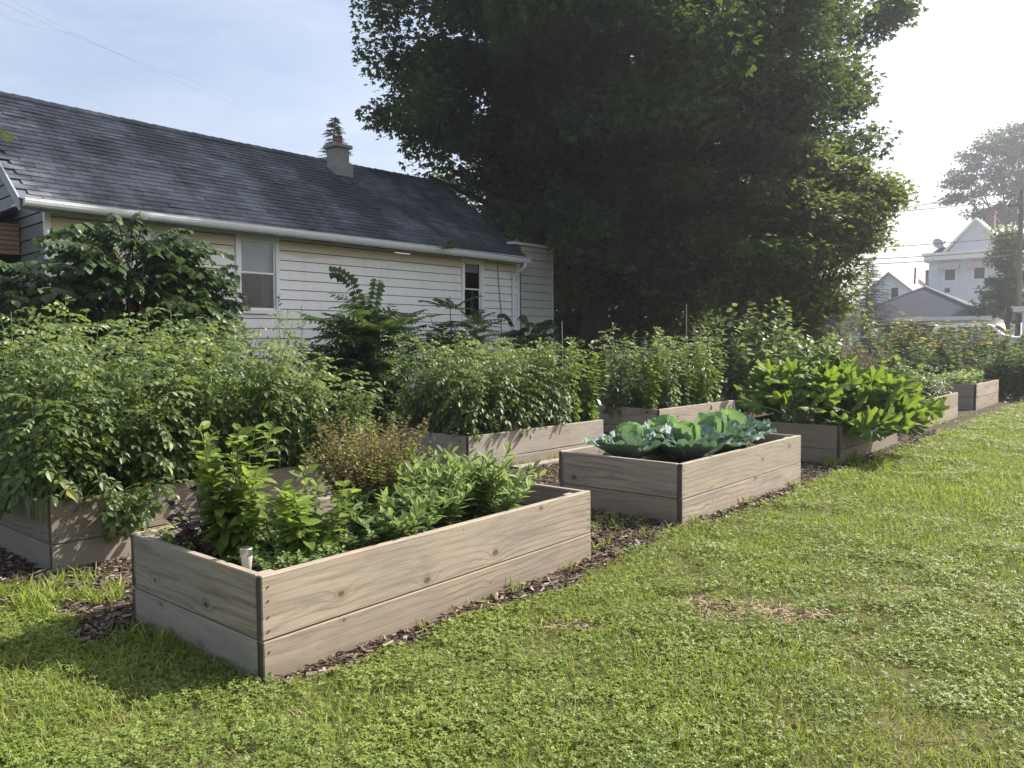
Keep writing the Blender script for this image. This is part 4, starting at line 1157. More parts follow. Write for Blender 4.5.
# tomatoes and peppers in the middle bed
for i in range(5):
    for j in range(3):
        a, b_ = .14 + i * .38 + random.uniform(-.05, .05), .22 + j * .40
        p = inb('T', a, b_)
        bush('tomato_plant', 'bushy tomato plant crowded among the others in the middle bed', 'tomato plant', p, 'tomato plants in the middle bed', 7, 1.12 + .07 * math.sin(i * 2.2 + j), .33, per=32, L=(.13, .22), lit_young=m_lit_young, start=.22, mat=m_tomato, seed=s, elev=(.5, -.5), drift=(0, 0) if j else (.06, -.06)); s += 1
for i in range(2):
    for j in range(2):
        p = inb('T', 2.02 + i * .32, .25 + j * .5)
        bush('pepper_plant', 'glossy bright green pepper plant at the right end of the middle bed', 'pepper plant', p, 'pepper plants in the middle bed', 8, 1.14 - .06 * i, .28, T=T_OVAL, L=(.10, .16), per=44, mat=m_pepper, seed=s, elev=(.6, -.6)); s += 1
for i in range(5):
    for j in range(2):
        p = inb('H', .12 + i * .50, .30 + j * .55)
        bush('tomato_plant', 'tall staked tomato plant in the bed behind the cabbages', 'tomato plant', p, 'tomato plants behind the cabbages', 8, 1.24 + .10 * math.sin(i * 2.1 + j), .34, T=T_TOMATO if (i + j) % 2 else T_OVAL, L=(.14, .22) if (i + j) % 2 else (.09, .15), per=32 if (i + j) % 2 else 46, lit_young=m_lit_young, mat=m_tomato if (i + j) % 3 else m_pepper, seed=s, elev=(.5, -.5)); s += 1
# climbing vines behind
for i, (u, Y, h) in enumerate(((712, 15.4, 1.5), (735, 15.0, 1.95), (765, 14.8, 2.15), (795, 14.8, 1.9), (818, 14.6, 1.5), (750, 14.2, 1.4), (785, 14.0, 1.3))):
    c = at(u, 360, Y)
    bush('climbing_bean', 'tall climbing bean plant in the leafy clump before the dark shed', 'bean plant', (c.x, c.y, .1), 'climbing beans behind the squash', 11, h, .48, T=T_BROAD, L=(.12, .20), per=34, mat=m_vine, lit_young=m_lit_young, seed=200 + i, elev=(.2, -.7), upn=.5)
for i, (u, Y, v) in enumerate(((686, 14.2, 304), (562, 12.5, 321))):
    c = at(u, 360, Y); t = at(u, v, Y)
    tag(MB().tube([(c.x, c.y, .1), (c.x + .01, c.y, t.z * .6), (c.x, c.y, t.z)], [.011, .010, .009], 6).build('garden_stake', m_plank), ('tall pale garden stake standing above the tomatoes before the dark shed', 'short pale garden stake just right of the house end', 'garden stake half hidden by staked tomatoes')[i], 'stake')

# herbs in the nearest bed
def herb(a, b_, **k): return bush(loc=inb('A', a, b_), **k)
herb(.31, .70, name='basil_plant', label='tallest bright green basil plant in the nearest bed', cat='basil plant', stems=17, h=.66, spread=.20, T=T_OVAL, L=(.075, .125), per=34, mat=m_basil, seed=300, elev=(.6, -.5), group='basil plants')
herb(.52, .36, name='basil_plant', label='shorter full basil plant to the right of the tallest one', cat='basil plant', stems=15, h=.46, spread=.19, T=T_OVAL, L=(.075, .125), per=28, mat=m_basil, seed=301, elev=(.6, -.5), group='basil plants')
herb(.22, .82, name='purple_basil', label='dark purple leaved basil at the left corner of the nearest bed', cat='basil plant', stems=16, h=.40, spread=.22, T=T_OVAL, L=(.06, .10), per=18, mat=m_purple, seed=302, elev=(.5, -.4))
herb(.24, .95, name='parsley_plant', label='low yellow green parsley in the left corner of the nearest bed', cat='parsley plant', stems=22, h=.17, spread=.20, T=T_TOMATO, L=(.07, .11), per=10, mat=m_basil, seed=303)
herb(.34, .30, name='oregano_plant', label='low oregano by the front corner behind the steel light', cat='oregano plant', stems=40, h=.16, spread=.24, T=T_OVAL3, L=(.025, .045), per=24, mat=m_sage, seed=304)
herb(.90, .36, name='oregano_plant', label='low creeping oregano between basil and sage by the front board', cat='oregano plant', stems=50, h=.17, spread=.32, T=T_OVAL3, L=(.028, .05), per=24, mat=m_sage, seed=305)
herb(1.20, .74, name='dried_herb', label='brown going to seed herb bush at the back of the nearest bed', cat='herb bush', stems=190, h=.64, spread=.36, T=T_OVAL3, L=(.024, .045), per=40, mat=m_dry, smat=m_brownstem, seed=306, sr=.003)
for i, (a, b_, h, lab) in enumerate(((1.02, .26, .26, 'low sage plant left of the other sage, spilling to the front board'), (1.32, .36, .36, 'tall sage plant in the middle of the nearest bed'), (1.60, .34, .40, 'tallest sage plant at the right of the herb planting'), (1.78, .30, .30, 'rightmost sage plant next to the bare end of the nearest bed'))):
    herb(a, b_, name='sage_plant', label=lab, cat='sage plant', stems=34, h=h * 1.12, spread=.30, T=t_leaf(.2, .16, .15, 4), L=(.07, .125), per=24, mat=m_sage, seed=310 + i, elev=(.9, .1), start=.08, group='sage plants')
herb(.62, .86, name='oregano_plant', label='low oregano along the back board behind the basil', cat='oregano plant', stems=60, h=.22, spread=.38, T=T_OVAL3, L=(.028, .05), per=22, mat=m_sage, seed=307)
herb(1.62, .82, name='oregano_plant', label='low oregano at the back board beside the dried herb', cat='oregano plant', stems=50, h=.20, spread=.34, T=T_OVAL3, L=(.028, .05), per=22, mat=m_sage, seed=308)
herb(.95, .85, name='small_tomato', label='scraggly grey green herb against the back board', cat='herb', stems=6, h=.35, spread=.2, T=T_TOMATO, L=(.1, .16), per=14, mat=m_tomato, seed=320) if False else None

def solar_light():
    p = at(247, 575, 3.50); z = inb('A', 0, 0)[2]
    top = at(247, 547.5, 3.50).z
    root = empty('solar_light', (p.x, p.y, z), 0, 'small steel solar light staked in the front corner of the nearest bed', 'solar light')
    H = top - z
    mb = MB(); mb.lathe([(.008, -.1), (.008, H - .115)], 8); mb.build('stake', m_steel_dark, root)
    mb = MB(); mb.lathe([(.012, H - .12), (.018, H - .115), (.027, H - .035), (.027, H - .03)], 24); mb.build('lens', m_glass_plastic, root, smooth=True)
    mb = MB(); mb.lathe([(.0285, H - .034), (.029, H - .03), (.029, H - .004), (.027, H), (.02, H + .001), (.002, H + .001)], 24); mb.build('cap', m_metal, root)
solar_light()

# cabbages
def t_cab(ruf=.05, cup=.35, nu=9, nt_=8, seed=0):
    r = random.Random(seed); V, U = [], []
    ph = r.uniform(0, 6)
    for j in range(nt_ + 1):
        t = j / nt_
        w = .46 * (math.sin(math.pi * min(1, .06 + t * .80)) ** .62) * (1 if t < .9 else .93) + .02
        for i in range(nu):
            q = -1 + 2 * i / (nu - 1)
            e = abs(q) ** 1.7 * t ** .5
            edge = max(abs(q), max(0, (t - .75) * 4)) ** 2
            z = cup * (w * q) ** 2 * 1.6 + cup * .8 * t * t - .10 * t ** 5 + ruf * edge * math.sin(q * 9 + t * 11 + ph) + .012 * math.sin(q * 14) * math.sin(t * 17 + ph)
            tt = t - (.10 * q * q if t > .8 else 0) + .02 * math.sin(q * 12 + ph) * t
            V.append((w * q, tt, z)); U.append((.5 + q * .5 * (.25 + .75 * 1), t))
    Fs = [(j * nu + i, j * nu + i + 1, (j + 1) * nu + i + 1, (j + 1) * nu + i) for j in range(nt_) for i in range(nu - 1)]
    return np.array(V, float), Fs, np.array(U, float)
CABT = [t_cab(.075, .30, seed=k) for k in range(3)]; CABI = t_cab(.03, .75, seed=9)
def cabbage(label, a, b_, size, seed, open_=0.0):
    g = np.random.default_rng(seed)
    root = empty('cabbage', tuple(inb('B', a, b_, -.01)), g.uniform(0, 6), label, 'cabbage', 'cabbages in the raised bed')
    mb = [MB(), MB()]
    n = 22
    for k in range(n):
        f = k / n; az = 2.4 * k + g.normal(0, .2)
        el = .16 + .92 * f + g.normal(0, .09) + open_ * .3
        d = np.array([[math.cos(az) * math.cos(el), math.sin(az) * math.cos(el), math.sin(el)]])
        L = size * (.98 - .5 * f) * g.uniform(.9, 1.1)
        up = np.array([[-math.cos(az) * .5, -math.sin(az) * .5, 1.0]])
        base = np.array([[math.cos(az), math.sin(az), 0]]) * .035 * (1 - f) + [0, 0, .03 + .07 * f]
        mb[0 if f < .62 else 1].inst(CABT[k % 3] if f < .62 else CABI, base, frames(d, up), np.array([L]))
    mb[0].build('outer_leaves', m_cab, root, smooth=True); mb[1].build('heart_leaves', m_cab_in, root, smooth=True)
    MB().tube([(0, 0, -.03), (0, 0, .1)], .022, 8).build('stalk', m_twig, root)
    for q in range(3):
        pass
cabbage('upright bright green cabbage nearest the left corner of its bed', .40, .74, .38, 1, .35)
cabbage('broad blue green cabbage second from the left by the front board', .72, .34, .43, 2)
cabbage('large dark cabbage in the middle of the bed by the front board', 1.28, .38, .45, 3)
cabbage('blue grey cabbage at the right of the bed near the lawn board', 1.82, .42, .45, 4)
cabbage('cabbage at the back of the bed behind the middle one', 1.2, .88, .40, 5)
cabbage('small cabbage at the far right end of its bed', 2.16, .66, .38, 6)

# squash
def t_squash(seed=0):
    """deeply lobed, toothed blade: petiole at the origin, tip at +y"""
    r = random.Random(seed); V, U = [(0, 0, 0)], [(.5, 0)]; n = 49; rings = 4
    ph = r.uniform(0, 6)
    ka = [0, .36, .72, 1.10, 1.5, 2.0, 2.45, 2.95]; kr = [.80, .46, .68, .40, .54, .36, .40, .12]
    axes = [-2.45, -1.5, -.72, 0, .72, 1.5, 2.45]
    for k in range(1, rings + 1):
        f = k / rings
        for i in range(n):
            a = -2.9 + 5.8 * i / (n - 1)
            c = min(axes, key=lambda q: abs(q - a)); da = a - c
            full = float(np.interp(abs(a), ka, kr)) * (1 + .09 * (1 if i % 2 else -1) * (f == 1))
            rad = (.30 + (full - .30) * f ** 1.6) if False else full * f ** (1.0) * (1 - .25 * (1 - f) * (full - .4))
            z = .09 * f * abs(math.sin(a * .9)) - .16 * f * f + .05 * f * math.cos(da * 8) + .015 * math.sin(a * 9 + f * 7 + ph)
            V.append((math.sin(a) * rad, math.cos(a) * rad, z)); U.append((.5 + .5 * f * max(-1, min(1, da / .5)), f))
    Fs = [(0, 1 + i + 1, 1 + i) for i in range(n - 1)]
    for k in range(rings - 1):
        a = 1 + k * n
        Fs += [(a + i, a + i + 1, a + n + i + 1, a + n + i) for i in range(n - 1)]
    return np.array(V, float), Fs, np.array(U, float)
SQT = [t_squash(k) for k in range(4)]
def squash(label, a, b_, seed, n=26, h=.75, spread=.6, drift=(0, 0), key='S', sz=(.22, .37), dz=0.0):
    g = np.random.default_rng(seed)
    root = empty('squash_plant', tuple(inb(key, a, b_, dz)), 0, label, 'squash plant', 'squash plants')
    pet = MB(); bl = MB()
    for k in range(n):
        f = (k + .5) / n; az = 2.4 * k + g.normal(0, .25)
        out = spread * (.25 + .85 * (1 - f)) * g.uniform(.75, 1.15); hh = h * (.45 + .6 * f) * g.uniform(.85, 1.1)
        o = np.array([math.cos(az), math.sin(az), 0])
        e = o * out + UP * hh + np.array([*drift, 0]) * (1 - f * .5)
        P = bez((0, 0, 0), o * out * .25 + UP * hh * .8, e, 7)
        pet.tube(P, np.linspace(.012, .007, 7), 6, False)
        d = o * g.uniform(.6, 1) + UP * g.uniform(-.25, .95) + g.normal(0, .25, 3); up = UP * .8 + o * .45 + g.normal(0, .28, 3)
        bl.inst(SQT[k % 4], e[None], frames(d[None], up[None]), np.array([g.uniform(*sz)]))
    pet.build('leaf_stalks', m_petiole, root, smooth=True); bl.build('leaves', m_squash, root)
squash('big squash plant at the left end of its bed', .34, .60, 400, 46, .66, .50)
squash('tall squash plant in the middle of its bed with the highest leaves', 0.95, .55, 401, 52, 0.84, 0.6)
squash('squash plant spilling over the lawn side board and hiding the wood', 1.0, .12, 402, 52, 0.58, .62, (.10, -.20))
squash('tall squash plant in the far half of its bed', 1.42, .62, 403, 49, 0.78, 0.52)
squash('low squash plant leaning over the near lawn corner of its bed', 0.5, -.02, 406, 46, 0.2, .48, (.10, -.20))
squash('squash vine hanging down over the lawn board toward the far end', 1.08, -.02, 407, 46, .22, .42, (.06, -.18))
squash('squash plant at the back corner of its bed by the beans', .75, 1.0, 404, 43, 0.72, 0.45)
squash('squash plant at the far end with leaves over the lawn edge', 1.5, .50, 405, 40, 0.55, 0.48, (.0, -.10))

# the two farthest beds
for i in range(5):
    p = inb('D', .25 + i * .46, .40 + .35 * (i % 2))
    bush('chard_plant', 'leafy green vegetable plant in the bed just beyond the squash', 'vegetable plant', p, 'leafy vegetables beyond the squash', 8, .62 + .12 * (i % 2), .36, T=T_BROAD if i % 2 else T_TOMATO, L=(.14, .24), per=16, mat=m_squash if i % 2 else m_tomato, seed=500 + i)
squash('squash vine with one yellow leaf at the far bed end', 1.7, .7, 410, 12, .36, .35, (0, 0), 'D', (.25, .35))
for i in range(6):
    p = inb('E', .25 + i * .38, .40 + .35 * (i % 2))
    bush('lettuce_plant', 'low pale green plant in the farthest raised bed', 'vegetable plant', p, 'pale greens in the farthest bed', 10, .34, .26, T=T_OVAL, L=(.10, .16), per=12, mat=m_sage, seed=520 + i)

# flowering bushes and low growth toward the street
for i, (u, Y, v, f) in enumerate(((868, 24.5, 338, 10), (888, 25, 327, 46), (908, 24.5, 324, 60), (930, 25, 332, 18), (950, 24.5, 331, 30), (970, 25, 328, 46), (992, 24.5, 332, 30), (1012, 24, 338, 16), (940, 22, 345, 8), (985, 21.5, 350, 6), (900, 21.5, 346, 8))):
    t = at(u, v, Y); z0 = float(gh(0, Y))
    bush('flowering_bush', 'leafy bush with yellow flowers in the row before the parked car', 'bush', (t.x, t.y, z0), 'yellow flowered bushes before the parked car', 26, t.z - z0 + .08, .75, T=T_OVAL, L=(.14, .24), per=44, mat=m_flowerleaf, seed=540 + i, flowers=(m_petal, f, .075), sr=.01, elev=(.5, -.5))
for i, (u, Y, v) in enumerate(((822, 20, 346), (838, 20.3, 344), (855, 20, 345), (872, 20.4, 347), (846, 19, 350))):
    t = at(u, v, Y)
    bush('seed_head_plant', 'pinkish plant gone to seed in front of the white rail fence', 'plant', (t.x, t.y, 0), 'pinkish seed heads before the rail fence', 26, t.z, .5, T=T_SMALL, L=(.05, .09), per=40, mat=m_pinkleaf, smat=m_brownstem, seed=560 + i, sr=.006)
for i, (u, Y, v) in enumerate(((1000, 19, 352), (1020, 19, 348), (1040, 19, 347), (1062, 19, 345), (985, 19.5, 358))):
    t = at(u, v, Y)
    bush('low_bush', 'green bush at the far right edge of the lawn', 'bush', (t.x, t.y, 0), 'green bushes ending the lawn', 20, t.z, .65, T=T_OVAL, L=(.12, .2), per=40, mat=m_flowerleaf, seed=570 + i)

# shrubs against the house
def shrub(name, label, u, Y, vtop, w, T, L, mat, stems, per, seed, elev=(.1, -.7), **k):
    t = at(u, vtop, Y)
    return bush(name, label, 'shrub', (t.x, t.y, 0), None, stems, t.z, w, T=T, L=L, per=per, mat=mat, smat=m_brownstem, seed=seed, elev=elev, sr=.014, parts=('branches', 'leaves'), **k)
def branchy(label, u, Y, vtop, halfw, seed, n=46, leaf=T_BROAD, L=(.12, .18), mat=None, name='broadleaf_shrub', rows=13, blen=(.7, 1.5)):
    """arching branches each carrying two rows of hanging leaves"""
    g = np.random.default_rng(seed); t = at(u, vtop, Y); H = t.z
    root = empty(name, (t.x, t.y, 0), 0, label, 'shrub')
    sm, lm = MB(), MB(); P, D, N, S = [], [], [], []
    for k in range(6):
        a = g.uniform(0, 6.28); sm.tube(bez((math.cos(a) * .1, math.sin(a) * .1, -.05), (math.cos(a) * .15, math.sin(a) * .15, H * .5), (math.cos(a) * halfw * .35, math.sin(a) * halfw * .35, H * .85), 7), np.linspace(.035, .012, 7), 6, False)
    for k in range(n):
        a = g.uniform(0, 6.28); z = H * g.uniform(.18, .93); l = g.uniform(*blen) * (1.0 - .25 * (z / H))
        o = np.array([math.cos(a), math.sin(a), 0]); b0 = o * halfw * g.uniform(.05, .45) + UP * z
        e = b0 + o * l * .9 + UP * g.uniform(-.15, .3)
        lim = math.hypot(e[0], e[1])
        if lim > halfw: e[:2] *= halfw / lim
        q = bez(b0, (b0 + e) / 2 + UP * .22, e, rows)
        sm.tube(q, np.linspace(.010, .004, rows), 5, False)
        for i in range(1, rows):
            for sgn in (-1, 1):
                if g.random() < .12: continue
                side = np.array([-o[1], o[0], 0]) * sgn
                P.append(q[i]); D.append(side * .8 + o * .5 + UP * g.uniform(-.9, -.2)); N.append(UP + side * .3 + g.normal(0, .25, 3)); S.append(g.uniform(*L))
    sm.build('branches', m_brownstem, root, smooth=True)
    lm.inst(leaf, P, frames(np.array(D), np.array(N)), np.array(S)).build('leaves', mat or m_shrub, root)
branchy('large dark broad leaved shrub hiding the left part of the house wall', 128, 10.6, 226, 1.42, 600, 430, L=(.085, .14), blen=(.5, 1.2))
branchy('lower dark shrub in front of the house porch', 45, 10.2, 262, .9, 601, 130, L=(.08, .13), blen=(.4, .9))
branchy('dark shrub with drooping leaf rows reaching toward the left window', 190, 11.2, 255, .75, 602, 90, L=(.08, .13), blen=(.4, .9))
def fronds(label, u, Y, vtop, w, seed, n=40, L=(.5, .8), T=T_FROND, mat=None, ns=9):
    g = np.random.default_rng(seed); t = at(u, vtop, Y); H = t.z
    root = empty('feathery_shrub', (t.x, t.y, 0), 0, label, 'shrub')
    sm = MB(); P, D, N, S = [], [], [], []
    for k in range(ns):
        a = g.uniform(0, 6.28); hh = H * (.95 if k == 0 else g.uniform(.5, .85)); o = np.array([math.cos(a), math.sin(a), 0]) * w * (.15 if k == 0 else .6)
        q = bez((0, 0, -.05), o * .3 + UP * hh * .6, o + UP * hh, 9); sm.tube(q, np.linspace(.022, .006, 9), 6, False)
        for j in range(n // 5):
            tt = g.uniform(.3, 1); i = min(int(tt * 8), 7); az = 2.4 * j + a
            P.append(q[i]); D.append(np.array([math.cos(az), math.sin(az), g.uniform(-.1, .9) if tt > .8 else g.uniform(-.4, .4)])); N.append(UP + g.normal(0, .2, 3)); S.append(g.uniform(*L))
    sm.build('branches', m_brownstem, root, smooth=True)
    MB().inst(T, P, frames(np.array(D), np.array(N)), np.array(S)).build('leaves', mat or m_frond, root)
fronds('dark feathery shrub with one arching branch below the middle of the wall', 372, 12.6, 290, .85, 610, 230)
fronds('leafy sucker with upright fronds left of the arching branch', 345, 12.2, 300, .6, 612, 150)
fronds('feathery green shrub under the right window of the house', 452, 14.2, 290, .95, 611, 260, (.4, .65))
branchy('small dark broad leaved shrub at the right end of the house wall', 530, 16.8, 318, .8, 613, 90, L=(.09, .14), blen=(.4, .8))
def arch():
    a = at(372, 340, 12.4); root = empty('arching_shoot', (a.x, a.y, 0), 0, 'single long leafy shoot arching up to the left against the white wall', 'shoot')
    o = np.array([a.x, a.y, 0])
    q = bez((0, 0, .3), np.array(at(368, 272, 12.6)) - o, np.array(at(333, 272, 12.4)) - o, 22); MB().tube(q, np.linspace(.016, .004, 22), 6).build('stem', m_brownstem, root, smooth=True)
    q2 = bez(q[6], q[6] + np.array([.1, 0, .6]), np.array(at(377, 281, 12.4)) - o, 14); MB().tube(q2, np.linspace(.010, .004, 14), 6).build('side_stem', m_brownstem, root, smooth=True)
    g = np.random.default_rng(5); P, D, N = [], [], []
    for c in (q[5:], q2[2:]):
        tn = np.gradient(c, axis=0)
        for p, t in zip(c, tn):
            for s_ in (-1, 1):
                P.append(p); D.append(np.cross(unit(t), np.array([0, 1.0, 0])) * s_ + unit(t) * .4 - UP * .35); N.append(np.array([0, -1, .6]) + g.normal(0, .3, 3))
    MB().inst(T_BROAD, P, frames(np.array(D), np.array(N)), g.uniform(.10, .15, len(P))).build('leaves', m_shrub, root)
arch()
def gutter_weed():
    w = house.matrix_world if False else None
    c = at(448, 246, 15.9)
    bush('gutter_weed', 'small weeds sprouting from the gutter before the right window', 'weed', (c.x, c.y, 3.36), None, 10, .16, .35, T=T_OVAL3, L=(.05, .09), per=9, mat=m_frond, seed=620)
gutter_weed()
for i, (u, v, Y) in enumerate(((254, 304, 9.0), (268, 300, 9.2), (293, 306, 9.1))):
    t = at(u, v, Y)
    bush('tall_weed', 'thin dark weed tip standing before the wall under the left window', 'weed', (t.x, t.y, 0), 'weeds under the left window', 2, t.z, .05, T=T_OVAL3, L=(.06, .1), per=26, mat=m_shrub, seed=630 + i, start=.5)

# loose plank and sticks on the mulch
def plank():
    p = xy(3.55, 1.62)
    o = MB().bbox(0, 2.2, 0, .14, 0, .035, .004).build('loose_plank', m_plank); o.location = (*inb('T', .55, -.24)[:2], .006); o.rotation_euler = (0, 0, R(90 - 43.0))
    tag(o, 'loose pale plank lying on the mulch along the middle bed', 'plank')
plank()

# ------------------------------------------------------------------ ground cover
g = np.random.default_rng(77)
def in_beds(x, y, pad=.0):
    r = np.zeros(len(x), bool)
    for k, (bx, by, yw, zs) in BEDS.items():
        dx, dy = x - bx, y - by; s_, c_ = math.sin(yw), math.cos(yw)
        a = dx * s_ + dy * c_; b_ = -dx * c_ + dy * s_
        r |= (a > -pad) & (a < BL + pad) & (b_ > -pad) & (b_ < BW + pad)
    return r
def vnoise(x, y, sc, seed):
    q = np.random.default_rng(seed); G = q.uniform(0, 1, (64, 64))
    u, v = x * sc % 64, y * sc % 64
    i, j = u.astype(int), v.astype(int); f, h = u - i, v - j; f = f * f * (3 - 2 * f); h = h * h * (3 - 2 * h)
    i2, j2 = (i + 1) % 64, (j + 1) % 64
    return (G[i, j] * (1 - f) + G[i2, j] * f) * (1 - h) + (G[i, j2] * (1 - f) + G[i2, j2] * f) * h
def scatter(y0, y1, dens, margin=.7):
    area = (y1 - y0) * 2 * (.66 * y1 + margin)
    n = int(area * dens)
    y = g.uniform(y0, y1, n); x = g.uniform(-1, 1, n) * (.66 * y1 + margin)
    k = (np.abs(x) < .66 * y + margin)
    return x[k], y[k]
def lawn_mask(x, y):
    m = in_mulch(x, y); a, b_ = ab(x, y)
    return ~in_beds(x, y, .01), m
BARE = [(1.22, 4.05, .30, .15), (1.50, 3.95, .2, .10), (.30, 3.85, .14, .06), (1.05, 4.2, .15, .08)]
def bare(x, y):
    r = np.zeros(len(x))
    n = vnoise(x, y, 9, 5) - .5
    for bx, by, rx, ry in BARE:
        d = np.hypot((x - bx) / rx, (y - by) / ry) + n * 1.2
        r = np.maximum(r, np.clip(1.5 - d, 0, 1))
    return r
def clover_t():
    ps = []
    for k in range(3):
        v = np.array([(0, 0, 0), (-.36, .42, .06), (-.30, .85, .02), (0, .78, -.03), (.30, .85, .02), (.36, .42, .06), (0, .4, -.04)], float)
        ps.append(t_move((v, [(0, 6, 1), (1, 6, 3, 2), (6, 5, 4, 3), (0, 5, 6)], np.full((7, 2), .5)), (0, 0, 0), k * 2.094 + .3, .5))
    return t_merge(ps)
TCL = clover_t()
TBL = (np.array([(-.03, 0, 0), (.03, 0, 0), (.024, .55, .04), (-.024, .55, .04), (0, 1, -.12)], float), [(0, 1, 2, 3), (3, 2, 4)], np.full((5, 2), .5))
cb, gb_ = MB(), MB()
for (y0, y1, dc, dg, sc) in ((2.1, 4.2, 5200, 4600, .85), (4.2, 6.5, 3200, 3800, .95), (6.5, 10, 1700, 2600, 1.2), (10, 17, 600, 1100, 1.7), (17, 24, 160, 400, 2.6)):
    x, y = scatter(y0, y1, dc); a, b_ = ab(x, y)
    ok, mu = lawn_mask(x, y)
    cn = vnoise(x, y, .9, 1) * .6 + vnoise(x, y, 2.7, 2) * .4
    left = np.clip(1 - (b_ + 1.6) / -1.4, 0, 1) if False else np.clip((b_ + 2.0) / 1.6, 0, 1)
    prob = np.clip((cn - .36 + .30 * left) * 4, .10, 1) * (1 - bare(x, y))
    prob *= np.clip((vnoise(x, y, 6.5, 11) - .22) * 3.2, .22, 1)
    prob *= np.where(mu, np.where((a < 0.12) & (b_ < 2.0), .05, .02), 1.0)
    k = ok & (g.uniform(0, 1, len(x)) < prob); x, y, cn = x[k], y[k], cn[k]; m = len(x)
    hgt = (.012 + .05 * vnoise(x, y, 3.1, 3) * (.5 + cn)) * g.uniform(.5, 1.1, m) * min(sc, 1.3)
    az = g.uniform(0, 6.283, m); D = np.stack([np.cos(az), np.sin(az), g.normal(0, .15, m)], 1)
    N = np.stack([g.normal(0, .38, m), g.normal(0, .38, m), np.ones(m)], 1)
    cb.inst(TCL, np.stack([x, y, gh(x, y) + .006 + hgt], 1), frames(D, N), g.uniform(.018, .040, m) * sc)
    x, y = scatter(y0, y1, dg); a, b_ = ab(x, y); ok, mu = lawn_mask(x, y)
    cn = vnoise(x, y, .9, 1) * .6 + vnoise(x, y, 2.7, 2) * .4
    prob = np.clip(1.15 - (cn - .3) * 1.2, .3, 1) * (1 - .93 * bare(x, y)) * np.where(mu, .035, 1.0)
    k = ok & (g.uniform(0, 1, len(x)) < prob); x, y = x[k], y[k]; m = len(x)
    az = g.uniform(0, 6.283, m); el = g.uniform(.35, 1.35, m)
    D = np.stack([np.cos(az) * np.cos(el), np.sin(az) * np.cos(el), np.sin(el)], 1)
    N = np.stack([g.normal(0, .3, m), g.normal(0, .3, m), np.ones(m)], 1) - D * .2
    L = g.uniform(.03, .085, m) * (.6 + .8 * vnoise(x, y, 1.7, 8)) * min(sc, 1.05)
    gb_.inst(TBL, np.stack([x, y, gh(x, y)], 1), frames(D, N), np.stack([L * 1.1 * (sc ** .6), L, L], 1))
tag(cb.build('clover_cover', m_clover), kind='stuff')
tag(gb_.build('grass_blades', m_grass), kind='stuff')

# weedy tufts: along the boards and the patch at the left
tu = MB(); cl2 = MB()
def tuft(x, y, n, h):
    az = g.uniform(0, 6.283, n); el = g.uniform(.5, 1.4, n)
    D = np.stack([np.cos(az) * np.cos(el), np.sin(az) * np.cos(el), np.sin(el)], 1)
    tu.inst(TBL, np.stack([x + g.normal(0, .03, n), y + g.normal(0, .03, n), np.zeros(n)], 1), frames(D, UP + g.normal(0, .3, (n, 3))), np.stack([g.uniform(.7, 1.6, n) * h] + [g.uniform(.6, 1.1, n) * h] * 2, 1))
for k in range(46):
    key = 'ABSDKT'[int(g.integers(6))]; bx, by, yw, zs = BEDS[key]; s_, c_ = math.sin(yw), math.cos(yw)
    if g.random() < .65: a, b_ = g.uniform(0, 2.4), -g.uniform(.02, .09)
    else: a, b_ = -g.uniform(.03, .12), g.uniform(0, 1.1)
    tuft(bx + a * s_ - b_ * c_, by + a * c_ + b_ * s_, int(g.integers(8, 30)), g.uniform(.05, .15))
for k in range(12):
    p = xy(-.05 - g.uniform(0, .25), g.uniform(.1, 1.1)); tuft(p[0], p[1], 12, g.uniform(.05, .10))
for k in range(34):
    p = xy(g.uniform(-.35, .15), g.uniform(1.55, 2.25)); tuft(p[0], p[1], 22, g.uniform(.08, .15))
for k in range(30):
    p = xy(2.62 + g.uniform(0, .9), g.uniform(-.05, .9)); tuft(p[0], p[1], 12, g.uniform(.05, .12))
for k in range(24):
    p = at(g.uniform(840, 905), 470, 9.0); tuft(p.x + g.normal(0, .35), p.y + g.normal(0, .3), 20, g.uniform(.1, .22))
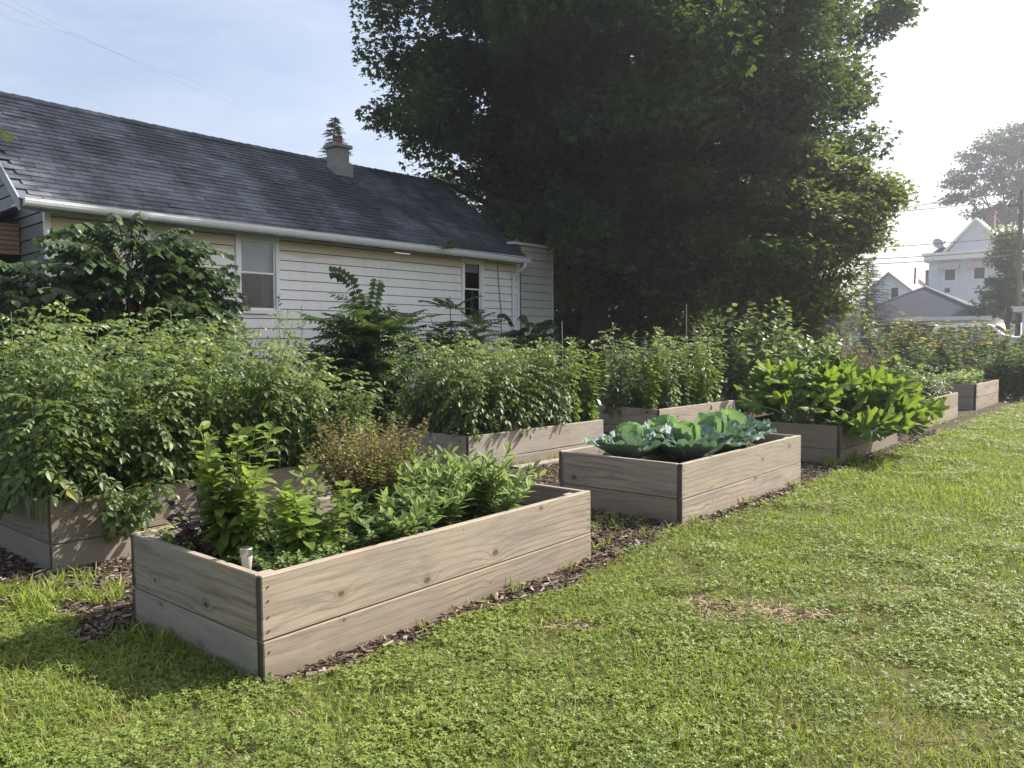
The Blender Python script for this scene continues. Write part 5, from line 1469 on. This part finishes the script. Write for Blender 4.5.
tag(tu.build('weed_tufts', m_grass), kind='stuff')

# dead grass lying in the worn spots
sb = MB()
for bx, by, rx, ry in BARE:
    n = int(3600 * rx * ry * 3.2 + 30); x = bx + g.normal(0, rx * .62, n); y = by + g.normal(0, ry * .62, n)
    az = g.uniform(0, 6.283, n); D = np.stack([np.cos(az), np.sin(az), g.uniform(0, .3, n)], 1)
    L = g.uniform(.03, .09, n)
    sb.inst(TBL, np.stack([x, y, g.uniform(.004, .016, n)], 1), frames(D, UP + g.normal(0, .3, (n, 3))), np.stack([L * 1.2, L, L * .4], 1))
tag(sb.build('dead_grass', m_straw), kind='stuff')

# wood chips
ch = MB()
x, y = scatter(2.8, 12.5, 1500, .6); a, b_ = ab(x, y)
k = in_mulch(x, y) & ~in_beds(x, y, .012) & (b_ < 4.5)
k &= g.uniform(0, 1, len(x)) < np.clip(9 / (y * y) * 4, .12, 1)
x, y = x[k], y[k]
xb, yb = g.uniform(-1, 1, 2600), g.uniform(0, 1, 2600)
for bx, by, rx, ry in BARE:
    n = 14; x = np.concatenate([x, bx + g.normal(0, rx * .6, n)]); y = np.concatenate([y, by + g.normal(0, ry * .6, n)])
kk = ~in_beds(x, y, .012); x, y = x[kk], y[kk]; m = len(x)
TCH = (np.array([(-.5, 0, 0), (.5, 0, 0), (.42, 1, 0), (-.38, 1, 0), (-.5, 0, .3), (.5, 0, .3), (.42, 1, .22), (-.38, 1, .28)], float), [(3, 2, 1, 0), (4, 5, 6, 7), (0, 1, 5, 4), (1, 2, 6, 5), (2, 3, 7, 6), (3, 0, 4, 7)], np.full((8, 2), .5))
az = g.uniform(0, 6.283, m); D = np.stack([np.cos(az), np.sin(az), g.normal(0, .22, m)], 1)
L = g.uniform(.015, .07, m); W = g.uniform(.006, .02, m)
ch.inst(TCH, np.stack([x, y, g.uniform(.004, .022, m)], 1), frames(D, UP + g.normal(0, .35, (m, 3))), np.stack([W, L, W], 1))
tag(ch.build('mulch_chips', m_chip), kind='stuff')
